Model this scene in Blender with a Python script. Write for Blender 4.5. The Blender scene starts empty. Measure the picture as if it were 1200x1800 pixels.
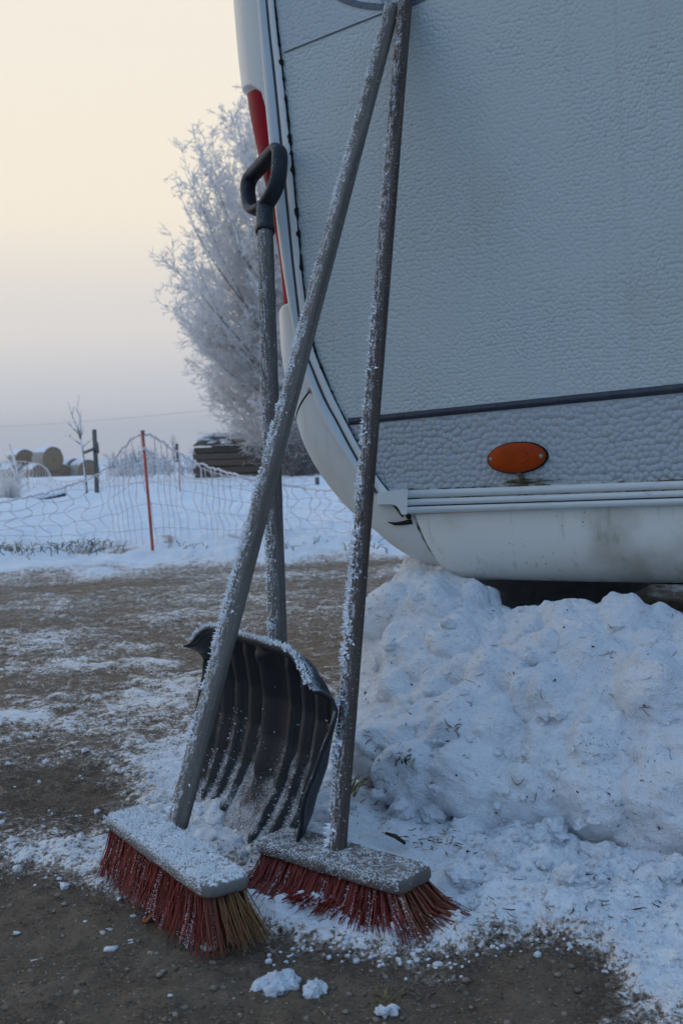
import bpy, bmesh, math, random
import numpy as np
from mathutils import Vector, Matrix
from mathutils.bvhtree import BVHTree

random.seed(7)
rng = np.random.default_rng(11)
C = bpy.context.scene
COL = C.collection
A = np.array

# ------------------------------------------------------------------ camera
F = 1937.0
H = 0.56
PITCH = math.atan(114 / F)
ROLL = math.radians(2.0)
fw = A([0, math.cos(PITCH), -math.sin(PITCH)])
r0 = A([1.0, 0, 0]); u0 = A([0, math.sin(PITCH), math.cos(PITCH)])
rt = math.cos(ROLL) * r0 - math.sin(ROLL) * u0
up = math.cos(ROLL) * u0 + math.sin(ROLL) * r0
CAM = A([0, 0, H])
cd = bpy.data.cameras.new('camera')
cam = bpy.data.objects.new('camera', cd); COL.objects.link(cam)
cam.matrix_world = Matrix(((rt[0], up[0], -fw[0], 0), (rt[1], up[1], -fw[1], 0), (rt[2], up[2], -fw[2], H), (0, 0, 0, 1)))
cd.sensor_fit = 'VERTICAL'; cd.sensor_height = 22.3; cd.sensor_width = 14.87
cd.lens = F / 1800 * 22.3
cd.clip_start = 0.05; cd.clip_end = 2000
cd.dof.use_dof = True; cd.dof.focus_distance = 1.65; cd.dof.aperture_fstop = 7.1
C.camera = cam

# ------------------------------------------------------------------ world
SUN_AZ = math.radians(-52)      # left of the view direction (+Y)
SUN_EL = math.radians(7)
w = bpy.data.worlds.new('World'); C.world = w; w.use_nodes = True
nt = w.node_tree; nt.nodes.clear()
def wn(t): return nt.nodes.new(t)
out = wn('ShaderNodeOutputWorld')
sky = wn('ShaderNodeTexSky'); sky.sky_type = 'NISHITA'; sky.sun_disc = False
sky.sun_elevation = SUN_EL; sky.sun_rotation = SUN_AZ
sky.air_density = 1.0; sky.dust_density = 3.0; sky.ozone_density = 2.0
bg1 = wn('ShaderNodeBackground'); bg1.inputs[1].default_value = 0.05
nt.links.new(sky.outputs[0], bg1.inputs[0])
tc = wn('ShaderNodeTexCoord'); sx = wn('ShaderNodeSeparateXYZ')
nt.links.new(tc.outputs['Generated'], sx.inputs[0])
def ramp(stops):
    r = wn('ShaderNodeValToRGB'); e = r.color_ramp.elements
    while len(e) > 1: e.remove(e[0])
    e[0].position = stops[0][0]; e[0].color = (*stops[0][1], 1)
    for p, c in stops[1:]:
        k = e.new(p); k.color = (*c, 1)
    r.color_ramp.interpolation = 'EASE'
    nt.links.new(sx.outputs[2], r.inputs[0]); return r
# fog veil: the dawn side glows cream above a grey bank, the far side is blue and dimmer
dawn = ramp([(0.0, (.64, .67, .77)), (.05, (.72, .73, .78)), (.12, (.88, .83, .79)), (.22, (1.08, .97, .80)), (.38, (1.05, .97, .84)), (.60, (.60, .76, 1.0)), (1.0, (.40, .64, 1.02))])
dusk = ramp([(0.0, (.34, .51, .77)), (.15, (.34, .53, .82)), (.5, (.37, .59, .94)), (1.0, (.40, .64, 1.02))])
dt = wn('ShaderNodeVectorMath'); dt.operation = 'DOT_PRODUCT'
dt.inputs[1].default_value = (math.sin(SUN_AZ), math.cos(SUN_AZ), 0)
nt.links.new(tc.outputs['Generated'], dt.inputs[0])
mr = wn('ShaderNodeMapRange'); mr.interpolation_type = 'SMOOTHSTEP'
mr.inputs[1].default_value = -.45; mr.inputs[2].default_value = .65
nt.links.new(dt.outputs['Value'], mr.inputs[0])
mx = wn('ShaderNodeMix'); mx.data_type = 'RGBA'
nt.links.new(mr.outputs[0], mx.inputs[0]); nt.links.new(dusk.outputs[0], mx.inputs[6]); nt.links.new(dawn.outputs[0], mx.inputs[7])
bg2 = wn('ShaderNodeBackground'); nt.links.new(mx.outputs[2], bg2.inputs[0]); bg2.inputs[1].default_value = 1.0
ms = wn('ShaderNodeMixShader'); ms.inputs[0].default_value = 0.88
nt.links.new(bg1.outputs[0], ms.inputs[1]); nt.links.new(bg2.outputs[0], ms.inputs[2]); nt.links.new(ms.outputs[0], out.inputs[0])

sd = bpy.data.lights.new('sun', 'SUN'); sd.energy = 0.2; sd.angle = math.radians(40); sd.color = (1, .90, .78)
sun = bpy.data.objects.new('sun', sd); COL.objects.link(sun)
sdir = Vector((math.sin(SUN_AZ) * math.cos(SUN_EL), math.cos(SUN_AZ) * math.cos(SUN_EL), math.sin(SUN_EL)))
sun.rotation_euler = sdir.to_track_quat('Z', 'Y').to_euler()
vs = C.view_settings
vs.view_transform = 'Standard'; vs.look = 'None'; vs.exposure = 0.0; vs.gamma = 1.0; vs.use_curve_mapping = False
C.cycles.volume_bounces = 0

# ------------------------------------------------------------------ geometry helpers
def ray(x, y): return fw + rt * ((x - 600) / F) + up * ((900 - y) / F)
def at(x, y, Y):
    d = ray(x, y); return CAM + d * (Y / d[1])
def atz(x, y, z):
    d = ray(x, y); return CAM + d * ((z - H) / d[2])
def proj(P):
    q = P - CAM; dp = q @ fw
    dp = np.where(np.abs(dp) < 1e-4, 1e-4, dp)
    return 600 + F * (q @ rt) / dp, 900 - F * (q @ up) / dp, dp
def nrm(v):
    v = np.asarray(v, float); return v / np.maximum(np.linalg.norm(v, axis=-1, keepdims=True), 1e-12)

_perm = np.random.default_rng(3).permutation(256); _perm = np.concatenate([_perm, _perm, _perm])
_val = np.random.default_rng(4).uniform(-1, 1, 256)
def vn(p):
    p = np.asarray(p, float); i = np.floor(p).astype(np.int64); f = p - i
    f = f * f * f * (f * (f * 6 - 15) + 10); i &= 255
    def h(dx, dy, dz): return _val[_perm[_perm[_perm[(i[..., 0] + dx) & 255] + ((i[..., 1] + dy) & 255)] + ((i[..., 2] + dz) & 255)]]
    fx, fy, fz = f[..., 0], f[..., 1], f[..., 2]
    a = h(0, 0, 0) * (1 - fx) + h(1, 0, 0) * fx; b = h(0, 1, 0) * (1 - fx) + h(1, 1, 0) * fx
    c = h(0, 0, 1) * (1 - fx) + h(1, 0, 1) * fx; d = h(0, 1, 1) * (1 - fx) + h(1, 1, 1) * fx
    return (a * (1 - fy) + b * fy) * (1 - fz) + (c * (1 - fy) + d * fy) * fz
def fbm(p, octv=4, gain=.5):
    p = np.asarray(p, float); s = 0; a = 1
    for k in range(octv):
        s = s + a * vn(p + 17.3 * k); p = p * 2.03; a *= gain
    return s
def worley(p):
    p = np.asarray(p, float); i = np.floor(p).astype(np.int64); f = p - i; best = np.full(p.shape[:-1], 9.0)
    for dx in (-1, 0, 1):
        for dy in (-1, 0, 1):
            for dz in (-1, 0, 1):
                a = _perm[_perm[_perm[(i[..., 0] + dx) & 255] + ((i[..., 1] + dy) & 255)] + ((i[..., 2] + dz) & 255)]
                ox = (_val[a] + 1) / 2; oy = (_val[(a + 61) & 255] + 1) / 2; oz = (_val[(a + 137) & 255] + 1) / 2
                best = np.minimum(best, (dx + ox - f[..., 0]) ** 2 + (dy + oy - f[..., 1]) ** 2 + (dz + oz - f[..., 2]) ** 2)
    return np.sqrt(best)
def sst(a, b, x):
    t = np.clip((x - a) / (b - a), 0, 1); return t * t * (3 - 2 * t)

class MB:
    def __init__(s): s.v = []; s.f = []; s.n = 0; s.at = []
    def add(s, V, Fs, at_=None):
        V = np.asarray(V, float).reshape(-1, 3)
        for f in (Fs if isinstance(Fs, list) else [Fs]):
            f = np.asarray(f, int)
            if f.ndim == 1: f = f[None]
            s.f.append(f + s.n)
        s.v.append(V); s.n += len(V)
        if at_ is not None: s.at.append(np.asarray(at_, float).reshape(-1, 3))
        return s
    def build(s, name, mat, parent=None, smooth=True, attr=None):
        V = np.concatenate(s.v)
        return mesh(name, V, s.f, mat, parent, smooth, np.concatenate(s.at) if s.at else None)
def wloc(o):
    p = A([0, 0, 0.0])
    while o is not None: p = p + A(o.location); o = o.parent
    return p
def mesh(name, V, Fs, mat, parent=None, smooth=True, gco=None, scal=None):
    me = bpy.data.meshes.new(name); V = np.asarray(V, float)
    if parent is not None: V = V - wloc(parent)
    if not isinstance(Fs, list): Fs = [Fs]
    Fs = [np.asarray(f, int) for f in Fs]
    lt = np.concatenate([np.full(len(f), f.shape[1]) for f in Fs]); li = np.concatenate([f.ravel() for f in Fs])
    me.vertices.add(len(V)); me.vertices.foreach_set('co', V.astype(np.float32).ravel())
    me.loops.add(len(li)); me.loops.foreach_set('vertex_index', li.astype(np.int32))
    me.polygons.add(len(lt)); ls = np.concatenate([[0], np.cumsum(lt)[:-1]])
    me.polygons.foreach_set('loop_start', ls.astype(np.int32))
    try: me.polygons.foreach_set('loop_total', lt.astype(np.int32))
    except Exception: pass
    me.polygons.foreach_set('use_smooth', np.full(len(lt), smooth))
    me.update(calc_edges=True); me.validate()
    if gco is not None:
        a = me.attributes.new('gco', 'FLOAT_VECTOR', 'POINT'); a.data.foreach_set('vector', gco.astype(np.float32).ravel())
    for k, v in (scal or {}).items():
        a = me.attributes.new(k, 'FLOAT', 'POINT'); a.data.foreach_set('value', np.asarray(v, np.float32).ravel())
    o = bpy.data.objects.new(name, me); COL.objects.link(o)
    if mat: me.materials.append(mat)
    if parent is not None: o.parent = parent
    return o
def gridf(nr, nc, wrap=False):
    r = np.arange(nr - 1)[:, None]; c = np.arange(nc if wrap else nc - 1)[None]
    c2 = (c + 1) % nc
    return np.stack([r * nc + c, r * nc + c2, (r + 1) * nc + c2, (r + 1) * nc + c], -1).reshape(-1, 4)
def basis(d):
    d = nrm(d); a = A([0, 0, 1.0]) if abs(d[2]) < .9 else A([1.0, 0, 0])
    x = nrm(np.cross(a, d)); return x, np.cross(d, x), d
def tube(pts, rad, sides=6, cap=True):
    pts = np.asarray(pts, float); n = len(pts); rad = np.broadcast_to(np.asarray(rad, float), (n,))
    T = nrm(np.gradient(pts, axis=0)); x, y, _ = basis(T[0]); V = []
    ang = np.linspace(0, 2 * np.pi, sides, endpoint=False)
    for i in range(n):
        x = nrm(x - T[i] * (x @ T[i])); y = np.cross(T[i], x)
        V.append(pts[i] + rad[i] * (np.cos(ang)[:, None] * x + np.sin(ang)[:, None] * y))
    V = np.concatenate(V); Fs = [gridf(n, sides, True)]
    if cap: Fs += [np.arange(sides)[::-1][None], (np.arange(sides) + (n - 1) * sides)[None]]
    return V, Fs
def spikes(P, D, L, R):
    """three-sided frost needles at P along D"""
    n = len(P); D = nrm(D); rnd = nrm(rng.normal(size=(n, 3))); x = nrm(np.cross(D, rnd)); y = np.cross(D, x)
    L = np.broadcast_to(L, (n,))[:, None]; R = np.broadcast_to(R, (n,))[:, None]; V = np.empty((n, 4, 3))
    for k in range(3):
        a = 2 * np.pi * k / 3; V[:, k] = P - D * L * .1 + R * (math.cos(a) * x + math.sin(a) * y)
    V[:, 3] = P + D * L
    b = (np.arange(n) * 4)[:, None]
    Fs = np.stack([np.concatenate([b, b + 1, b + 3], 1), np.concatenate([b + 1, b + 2, b + 3], 1), np.concatenate([b + 2, b, b + 3], 1)], 1).reshape(-1, 3)
    return V.reshape(-1, 3), Fs
def rbox(c, ax, size, bev=.004, seg=2):
    bm = bmesh.new(); bmesh.ops.create_cube(bm, size=1.0)
    for v in bm.verts: v.co = Vector((v.co.x * size[0], v.co.y * size[1], v.co.z * size[2]))
    if bev: bmesh.ops.bevel(bm, geom=bm.edges[:], offset=bev, segments=seg, affect='EDGES', profile=.5)
    V = A([v.co for v in bm.verts]); bm.verts.index_update(); fs = {}
    for f in bm.faces: fs.setdefault(len(f.verts), []).append([v.index for v in f.verts])
    bm.free(); return A(c) + V @ np.asarray(ax), [A(f) for f in fs.values()]
def ico(sub=2):
    bm = bmesh.new(); bmesh.ops.create_icosphere(bm, subdivisions=sub, radius=1)
    V = A([v.co for v in bm.verts]); bm.verts.index_update(); Fs = A([[v.index for v in f.verts] for f in bm.faces]); bm.free(); return V, Fs
def crom(P, t):
    P = np.asarray(P, float); t = np.asarray(t, float); i = np.clip(np.floor(t).astype(int), 0, len(P) - 2); f = (t - i)[:, None]
    p1 = P[i]; p2 = P[i + 1]; p0 = P[np.maximum(i - 1, 0)]; p3 = P[np.minimum(i + 2, len(P) - 1)]
    return .5 * (2 * p1 + (p2 - p0) * f + (2 * p0 - 5 * p1 + 4 * p2 - p3) * f ** 2 + (3 * p1 - p0 - 3 * p2 + p3) * f ** 3)
I3 = np.eye(3)
def tag(o, label=None, cat=None, group=None, kind=None):
    for k, v in (('label', label), ('category', cat), ('group', group), ('kind', kind)):
        if v: o[k] = v
    return o
def empty(name, loc):
    o = bpy.data.objects.new(name, None); COL.objects.link(o); o.location = loc; o.empty_display_size = .1; return o

YAW = math.radians(28)
uw = A([math.cos(YAW), -math.sin(YAW), 0]); nw = A([-math.sin(YAW), -math.cos(YAW), 0]); zw = A([0, 0, 1.0])
P0 = at(710, 0, 1.97)
# ------------------------------------------------------------------ materials
class M:
    def __init__(s, name, rough=.6, spec=.3):
        s.m = bpy.data.materials.new(name); s.m.use_nodes = True; s.nt = s.m.node_tree; s.b = s.nt.nodes['Principled BSDF']
        s.b.inputs['Roughness'].default_value = rough; s.b.inputs['Specular IOR Level'].default_value = spec
    def n(s, t, **k):
        q = s.nt.nodes.new(t)
        for a, v in k.items(): setattr(q, a, v)
        return q
    def set(s, sock, v):
        if isinstance(v, bpy.types.NodeSocket): s.nt.links.new(v, sock)
        elif isinstance(v, (tuple, list)) and len(v) == 3 and sock.type == 'RGBA': sock.default_value = (*v, 1)
        else: sock.default_value = v
    def co(s, kind='Object', scale=(1, 1, 1)):
        if kind == 'gco': a = s.n('ShaderNodeAttribute', attribute_name='gco').outputs['Vector']
        else: a = s.n('ShaderNodeTexCoord').outputs[kind]
        q = s.n('ShaderNodeMapping'); q.inputs['Scale'].default_value = scale; s.nt.links.new(a, q.inputs[0]); return q.outputs[0]
    def noise(s, co, scale, detail=4, rough=.55, dist=0):
        q = s.n('ShaderNodeTexNoise'); s.set(q.inputs['Vector'], co); q.inputs['Scale'].default_value = scale
        q.inputs['Detail'].default_value = detail; q.inputs['Roughness'].default_value = rough; q.inputs['Distortion'].default_value = dist
        return q.outputs['Fac']
    def vor(s, co, scale, feat='F1', smooth=.3, rand=1.0):
        q = s.n('ShaderNodeTexVoronoi', feature=feat); s.set(q.inputs['Vector'], co); q.inputs['Scale'].default_value = scale
        q.inputs['Randomness'].default_value = rand
        if feat == 'SMOOTH_F1': q.inputs['Smoothness'].default_value = smooth
        return q.outputs['Distance']
    def rng(s, v, a, b, c=0, d=1, smooth=True):
        q = s.n('ShaderNodeMapRange'); q.interpolation_type = 'SMOOTHSTEP' if smooth else 'LINEAR'
        for i, k in enumerate((v, a, b, c, d)): s.set(q.inputs[i], k)
        return q.outputs[0]
    def math(s, op, a, b=0.0, c=0.0):
        q = s.n('ShaderNodeMath', operation=op); s.set(q.inputs[0], a); s.set(q.inputs[1], b); s.set(q.inputs[2], c); return q.outputs[0]
    def mix(s, f, a, b):
        q = s.n('ShaderNodeMix', data_type='RGBA'); s.set(q.inputs[0], f); s.set(q.inputs[6], a); s.set(q.inputs[7], b); return q.outputs[2]
    def bump(s, h, strength=.5, dist=.002, nrm=None):
        q = s.n('ShaderNodeBump'); q.inputs['Strength'].default_value = strength; q.inputs['Distance'].default_value = dist
        s.set(q.inputs['Height'], h)
        if nrm: s.set(q.inputs['Normal'], nrm)
        return q.outputs[0]
    def ndot(s, d):
        g = s.n('ShaderNodeNewGeometry'); q = s.n('ShaderNodeVectorMath', operation='DOT_PRODUCT'); s.nt.links.new(g.outputs['Normal'], q.inputs[0])
        q.inputs[1].default_value = d; return q.outputs['Value']
    def attr(s, name): return s.n('ShaderNodeAttribute', attribute_name=name).outputs['Fac']
    def col(s, c): s.set(s.b.inputs['Base Color'], c); return s
    def done(s, bump=None):
        if bump: s.nt.links.new(bump, s.b.inputs['Normal'])
        return s.m
SNOW = (.84, .86, .89)
def simple(name, c, rough=.6, spec=.3, var=.25, scale=30, bump=.0, metal=0):
    m = M(name, rough, spec); co = m.co(); n = m.noise(co, scale, 5)
    m.col(m.mix(m.rng(n, .3, .7), tuple(k * (1 - var) for k in c), tuple(min(1, k * (1 + var)) for k in c))); m.b.inputs['Metallic'].default_value = metal
    return m.done(m.bump(n, bump, .003) if bump else None)

def snow_mat(name, dirt=.0, scale=1.0):
    m = M(name, .75, .25); co = m.co()
    big = m.noise(co, 7 * scale, 5, .6); fine = m.noise(co, 260 * scale, 3, .7); mid = m.noise(co, 60 * scale, 5, .65)
    c = m.mix(m.rng(big, .35, .7), (.74, .78, .84) if not dirt else (.78, .825, .885), (.87, .885, .90) if not dirt else (.88, .90, .925))
    if dirt:
        d1 = m.noise(co, 5.5 * scale, 6, .7); d2 = m.noise(co, 150 * scale, 2, .6)
        f = m.math('MULTIPLY', m.rng(d1, .54, .80), m.rng(d2, .30, .75)); c = m.mix(m.math('MULTIPLY', f, dirt), c, (.25, .21, .165))
        sp = m.rng(m.vor(co, 95 * scale), .08, .16, 1, 0); sp = m.math('MULTIPLY', sp, m.rng(m.noise(co, 9, 3), .53, .62))
        c = m.mix(m.math('MULTIPLY', sp, .8), c, (.10, .08, .06))
    m.col(c)
    b = m.bump(mid, .7, .011 / scale); b2 = m.bump(fine, .8, .006 / scale, b)
    return m.done(b2)
frost_m = M('frost', .7, .3).col((.84, .87, .90)).done()
snow_m = snow_mat('snow', 0)
pile_m = snow_mat('pile_snow', .6)

# caravan paints
def paint(name, c, peb=0.0, pscale=88, dots=.5, brown=.25, rough=.38, pz=.86):
    m = M(name, rough, .45); co = m.co()
    n = m.noise(co, 4.5, 5, .6); c1 = m.mix(m.math('MULTIPLY', m.rng(n, .48, .75), brown), c, (.36, .33, .25))
    v = m.vor(co, 70); g = m.noise(co, 8, 3)
    f = m.math('MULTIPLY', m.rng(v, .07, .14, 1, 0), m.rng(g, .46, .60)); c1 = m.mix(m.math('MULTIPLY', f, dots), c1, (.10, .085, .06))
    wz = m.noise(m.co('Object', (38, 38, 1.6)), 1, 4, .6); c1 = m.mix(m.math('MULTIPLY', m.rng(wz, .56, .74), brown * .8), c1, (.30, .27, .20))
    m.col(c1)
    if peb:
        mp = m.n('ShaderNodeMapping'); mp.inputs['Rotation'].default_value = (0, 0, math.radians(28)); m.nt.links.new(co, mp.inputs[0])
        sp_ = m.n('ShaderNodeSeparateXYZ'); m.nt.links.new(mp.outputs[0], sp_.inputs[0]); cb_ = m.n('ShaderNodeCombineXYZ'); m.nt.links.new(sp_.outputs[0], cb_.inputs[0]); m.set(cb_.inputs[1], m.math('MULTIPLY', sp_.outputs[2], pz))
        wob = m.n('ShaderNodeVectorMath', operation='ADD'); q = m.n('ShaderNodeTexNoise'); q.inputs['Scale'].default_value = 4.5; q.inputs['Detail'].default_value = 1
        m.set(q.inputs['Vector'], cb_.outputs[0]); sc = m.n('ShaderNodeVectorMath', operation='SCALE'); sc.inputs['Scale'].default_value = .026
        m.nt.links.new(q.outputs['Color'], sc.inputs[0]); m.nt.links.new(cb_.outputs[0], wob.inputs[0]); m.nt.links.new(sc.outputs[0], wob.inputs[1])
        q = m.n('ShaderNodeTexVoronoi', feature='SMOOTH_F1', voronoi_dimensions='2D'); m.set(q.inputs['Vector'], wob.outputs[0]); q.inputs['Scale'].default_value = pscale; q.inputs['Smoothness'].default_value = .05; q.inputs['Randomness'].default_value = .70
        d = q.outputs['Distance']; h = m.math('SUBTRACT', 1.0, m.math('MULTIPLY', m.math('MULTIPLY', d, d), 1.9))
        h = m.math('MULTIPLY', h, m.rng(m.noise(co, 7, 2), .3, .7, .6, 1.1))
        return m.done(m.bump(h, 1.0, peb))
    return m.done(m.bump(m.noise(co, 3, 2), .12, .01))
wall_m = paint('pebbled_white_aluminium', (.49, .565, .575), .0011, 164, .35, .16)
low_m = paint('pebbled_grey_aluminium', (.385, .435, .47), .0028, 112, .35, .08)
decal_m = paint('pebbled_pale_blue_decal', (.46, .525, .57), .0010, 138, .2, .05)
shell_m = paint('white_plastic_shell', (.64, .68, .68), 0, 1, .5, .22, .33)
skirt_m = paint('white_skirt_plastic', (.82, .83, .78), 0, 1, .9, .7, .36)
trim_m = paint('white_trim', (.64, .68, .69), 0, 1, .4, .15, .35)
def grimy():
    m = M('grimy_white_rail', .4, .4); co = m.co(); n = m.noise(co, 14, 6, .7); n2 = m.noise(m.co('Object', (9, 9, 60)), 3, 5, .7)
    c = m.mix(m.math('MULTIPLY', m.rng(n, .45, .75), m.rng(n2, .45, .7)), (.62, .66, .66), (.22, .20, .12)); m.col(c); return m.done()
rail_m = grimy()
def algae():
    m = M('algae_grime', .8, .2); co = m.co(); n = m.noise(co, 120, 5, .7); n2 = m.noise(co, 30, 4, .7)
    m.col(m.mix(m.rng(n2, .4, .62), m.mix(m.rng(n, .3, .7), (.05, .04, .025), (.13, .125, .06)), (.42, .44, .42))); return m.done(m.bump(n, .6, .003))
algae_m = algae()
seal_m = simple('black_sealant', (.018, .015, .012), .8, .2, .5, 200, .8)
gap_m = simple('dark_gap', (.012, .011, .009), .9, .1)
navy_m = paint('navy_decal', (.028, .036, .056), .0009, 110, .3, .1, .4)
insert_m = simple('blue_grey_insert', (.045, .06, .085), .45, .4, .1)
arc_m = paint('slate_decal', (.085, .12, .165), .0016, 92, .1, .05)
def lens(name, c, c2, spec=.06):
    m = M(name, .5, spec); co = m.co(); n = m.noise(co, 14, 5, .6)
    m.col(m.mix(m.rng(n, .35, .7), c, c2)); m.set(m.b.inputs['Roughness'], m.rng(n, .3, .7, .4, .6)); return m.done(m.bump(m.noise(co, 120, 2), .1, .002))
red_m = lens('red_lens', (.25, .0015, .016), (.34, .004, .024))
amber_m = lens('amber_lens', (.30, .036, .002), (.42, .055, .003), .14)
screw_m = simple('dull_steel', (.25, .25, .25), .45, .5, .2, 60, 0, .7)
under_m = simple('dark_underbody', (.02, .02, .02), .9, .1)

# ------------------------------------------------------------------ ground
def gz(y):
    y = np.asarray(y, float)
    a = -.006 * np.clip(y - 4, 0, 76) - .00018 * np.clip(y - 25, 0, 55) ** 2
    return a
def axis(lo, hi, step, far_lo, far_hi, g):
    mid = list(np.arange(lo, hi, step)); a = [lo]; s = step
    while a[-1] > far_lo: s *= g; a.append(a[-1] - s)
    b = [mid[-1]]; s = step
    while b[-1] < far_hi: s *= g; b.append(b[-1] + s)
    return A(a[:0:-1] + mid + b[1:])
gx = axis(-.95, .85, .005, -420, 420, 1.045)
ys = list(np.arange(.95, 2.3, .005))
while ys[-1] < 460: ys.append(ys[-1] + max(.0058, min((ys[-1] - 1.7) * .0098, .2 + (ys[-1] - 12) * .06 if ys[-1] > 12 else 9)))
yb = [.95]; s = .005
while yb[-1] > -60: s *= 1.14; yb.append(yb[-1] - s)
gy = A(yb[:0:-1] + ys)
GX, GY = np.meshgrid(gx, gy)
sh = GX.shape
Pg = np.stack([GX, GY, np.zeros(sh)], -1)
PX, PY, DP = proj(Pg)
vis = (GY > .5)
# snow cover, authored as patches lying on the ground
def blob(x, y, rx, ry, a=0):
    c, s_ = math.cos(a), math.sin(a); dx = PX - x; dy = PY - y
    return np.exp(-(((dx * c + dy * s_) / rx) ** 2 + ((dy * c - dx * s_) / ry) ** 2))
streak = fbm(np.stack([GX * 1.3 + GY * .5, GY * 4.2 - GX * .8, 0 * GX], -1), 5, .6)
fine = fbm(np.stack([GX * 24, GY * 30, 0 * GX + 5], -1), 4, .65)
n2 = fbm(np.stack([GX * 3.5, GY * 3.5, 0 * GX + 9], -1), 5, .6)
edge = 5.35 + .22 * (GX + 1.5) + .30 * n2
field = sst(-.45, .35, GY - edge)
strip = np.exp(-((GY - edge - .75) / .16) ** 2) * sst(-.1, .5, streak + .35 * n2)
road = .60 + .11 * streak + .16 * fine + .10 * n2
road = road + .30 * (blob(240, 1135, 50, 9) + blob(85, 1130, 40, 10) + blob(150, 1175, 45, 8) + blob(275, 1170, 40, 8) + blob(60, 1265, 60, 14) + blob(250, 1235, 90, 22, -.2))
near = np.zeros(sh)
for b, k in ((blob(100, 1500, 190, 55, .05), .55), (blob(330, 1340, 110, 70), .6), (blob(370, 1450, 140, 60), .9), (blob(620, 1420, 120, 120), 1.2), (blob(560, 1600, 130, 40, .1), 1.0),
             (blob(720, 1610, 170, 45), 1.05), (blob(950, 1560, 260, 60, .05), 1.3), (blob(1180, 1690, 90, 100), 1.0), (blob(760, 1740, 100, 60), .35), (blob(1000, 1450, 300, 140), 1.3), (blob(1150, 1600, 160, 45), 1.2), (blob(220, 1560, 60, 30), .5)):
    near = near + b * k
dirt = 1.05 * blob(150, 1700, 260, 105, .28) + .95 * blob(560, 1790, 260, 62, 0) + .85 * blob(920, 1740, 140, 70, -.1) + .22 * blob(120, 1400, 110, 35) + .12 * blob(60, 1570, 80, 30) + .35 * blob(360, 1640, 60, 30, .3)
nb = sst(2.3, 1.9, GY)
cov = road * (1 - .22 * nb) + nb * (near - dirt * .9)
cov = np.where(vis & (GY < 12), cov, .45 + .3 * streak)
cov = cov * (1 - field) + field * 1.5 - strip * .75
_u = (GX - P0[0]) * uw[0] + (GY - P0[1]) * uw[1]; _n = (GX - P0[0]) * nw[0] + (GY - P0[1]) * nw[1]
under = sst(.12, .22, _u) * sst(4.4, 4.2, _u) * sst(-.12, -.28, _n) * sst(-2.1, -1.95, _n)
cov = np.clip(cov - 3 * under, -.4, 1.6)
thick = sst(.62, 1.15, cov)
nearsnow = nb * thick
lump = worley(np.stack([GX * 17, GY * 17, 0 * GX + .5], -1)); lump2 = worley(np.stack([GX * 38, GY * 38, 0 * GX + .5], -1))
lumps = np.clip(1 - lump * 1.25, 0, 1) ** .8 * .026 + np.clip(1 - lump2 * 1.3, 0, 1) * .010
hz = gz(GY) + .006 * n2 + .0030 * fine * sst(30, 8, GY)
hz = hz + nearsnow * (.006 + lumps * sst(.2, .9, blob(850, 1560, 420, 130) + blob(600, 1480, 160, 110)) * (1 - .95 * np.clip(blob(610, 1565, 190, 55, .15), 0, 1)) + .004 * fine) + (1 - nb) * thick * (1 - field) * .006
fl = fbm(np.stack([GX * 2.2, GY * 2.2, 0 * GX + 3], -1), 5, .55)
hz = hz + field * (.045 + .045 * fl * sst(60, 20, GY) + .02 * np.abs(fbm(np.stack([GX * 6, GY * 6, 0 * GX], -1), 3)) * sst(30, 12, GY))
# small grit relief on the near dirt
hz = hz + nb * (1 - thick) * .0022 * fbm(np.stack([GX * 60, GY * 60, 0 * GX + 2], -1), 3, .6)
Pg[..., 2] = hz
def ground_mat():
    m = M('snowy_dirt_ground', .85, .2); co = m.co()
    f1 = m.noise(co, 55, 5, .7); f2 = m.noise(co, 210, 3, .7); f3 = m.noise(co, 14, 5, .65)
    cov = m.attr('cov')
    t = m.math('ADD', cov, m.math('MULTIPLY_ADD', f1, 1.5, -.75)); t = m.math('ADD', t, m.math('MULTIPLY_ADD', f2, 1.3, -.65))
    fac = m.rng(t, .34, .96)
    d = m.mix(m.rng(f3, .35, .7), (.26, .172, .105), (.48, .335, .22)); d = m.mix(m.rng(f2, .48, .68), d, (.40, .30, .215)); d = m.mix(m.rng(f2, .46, .30), d, (.08, .055, .036))
    d = m.mix(m.math('MULTIPLY', m.attr('near'), .66), d, (.05, .042, .034)); gr = m.rng(m.vor(co, 120), .10, .20, 1, 0); d = m.mix(m.math('MULTIPLY', gr, .6), d, (.45, .37, .30))  # foreground shading put into the dirt colour, darker towards the camera
    s = m.mix(m.rng(f3, .3, .7), (.77, .80, .85), (.86, .88, .90))
    thin = m.rng(t, .7, 1.25); s = m.mix(thin, (.76, .63, .52), s)
    m.col(m.mix(fac, d, s)); m.set(m.b.inputs['Roughness'], m.rng(fac, 0, 1, .9, .7))
    b = m.bump(m.math('ADD', m.math('MULTIPLY', f1, .7), m.math('MULTIPLY', fac, .5)), .8, .009); b = m.bump(f2, .9, .005, b)
    return m.done(b)
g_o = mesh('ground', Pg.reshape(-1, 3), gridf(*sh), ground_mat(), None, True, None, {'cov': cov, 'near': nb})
tag(g_o, kind='structure')
gbvh_near = None
def ground_z(x, y):
    i = np.clip(np.searchsorted(gx, x), 0, len(gx) - 1); j = np.clip(np.searchsorted(gy, y), 0, len(gy) - 1)
    return hz[j, i]
def gcov(x, y):
    i = np.clip(np.searchsorted(gx, x), 0, len(gx) - 1); j = np.clip(np.searchsorted(gy, y), 0, len(gy) - 1)
    return cov[j, i]
def gpt(px, py, zoff=0.0):
    """ground point seen at this place of the photo"""
    p = atz(px, py, 0.0)
    for _ in range(6): p = atz(px, py, float(ground_z(p[0], p[1])))
    return p + A([0, 0, zoff])

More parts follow.
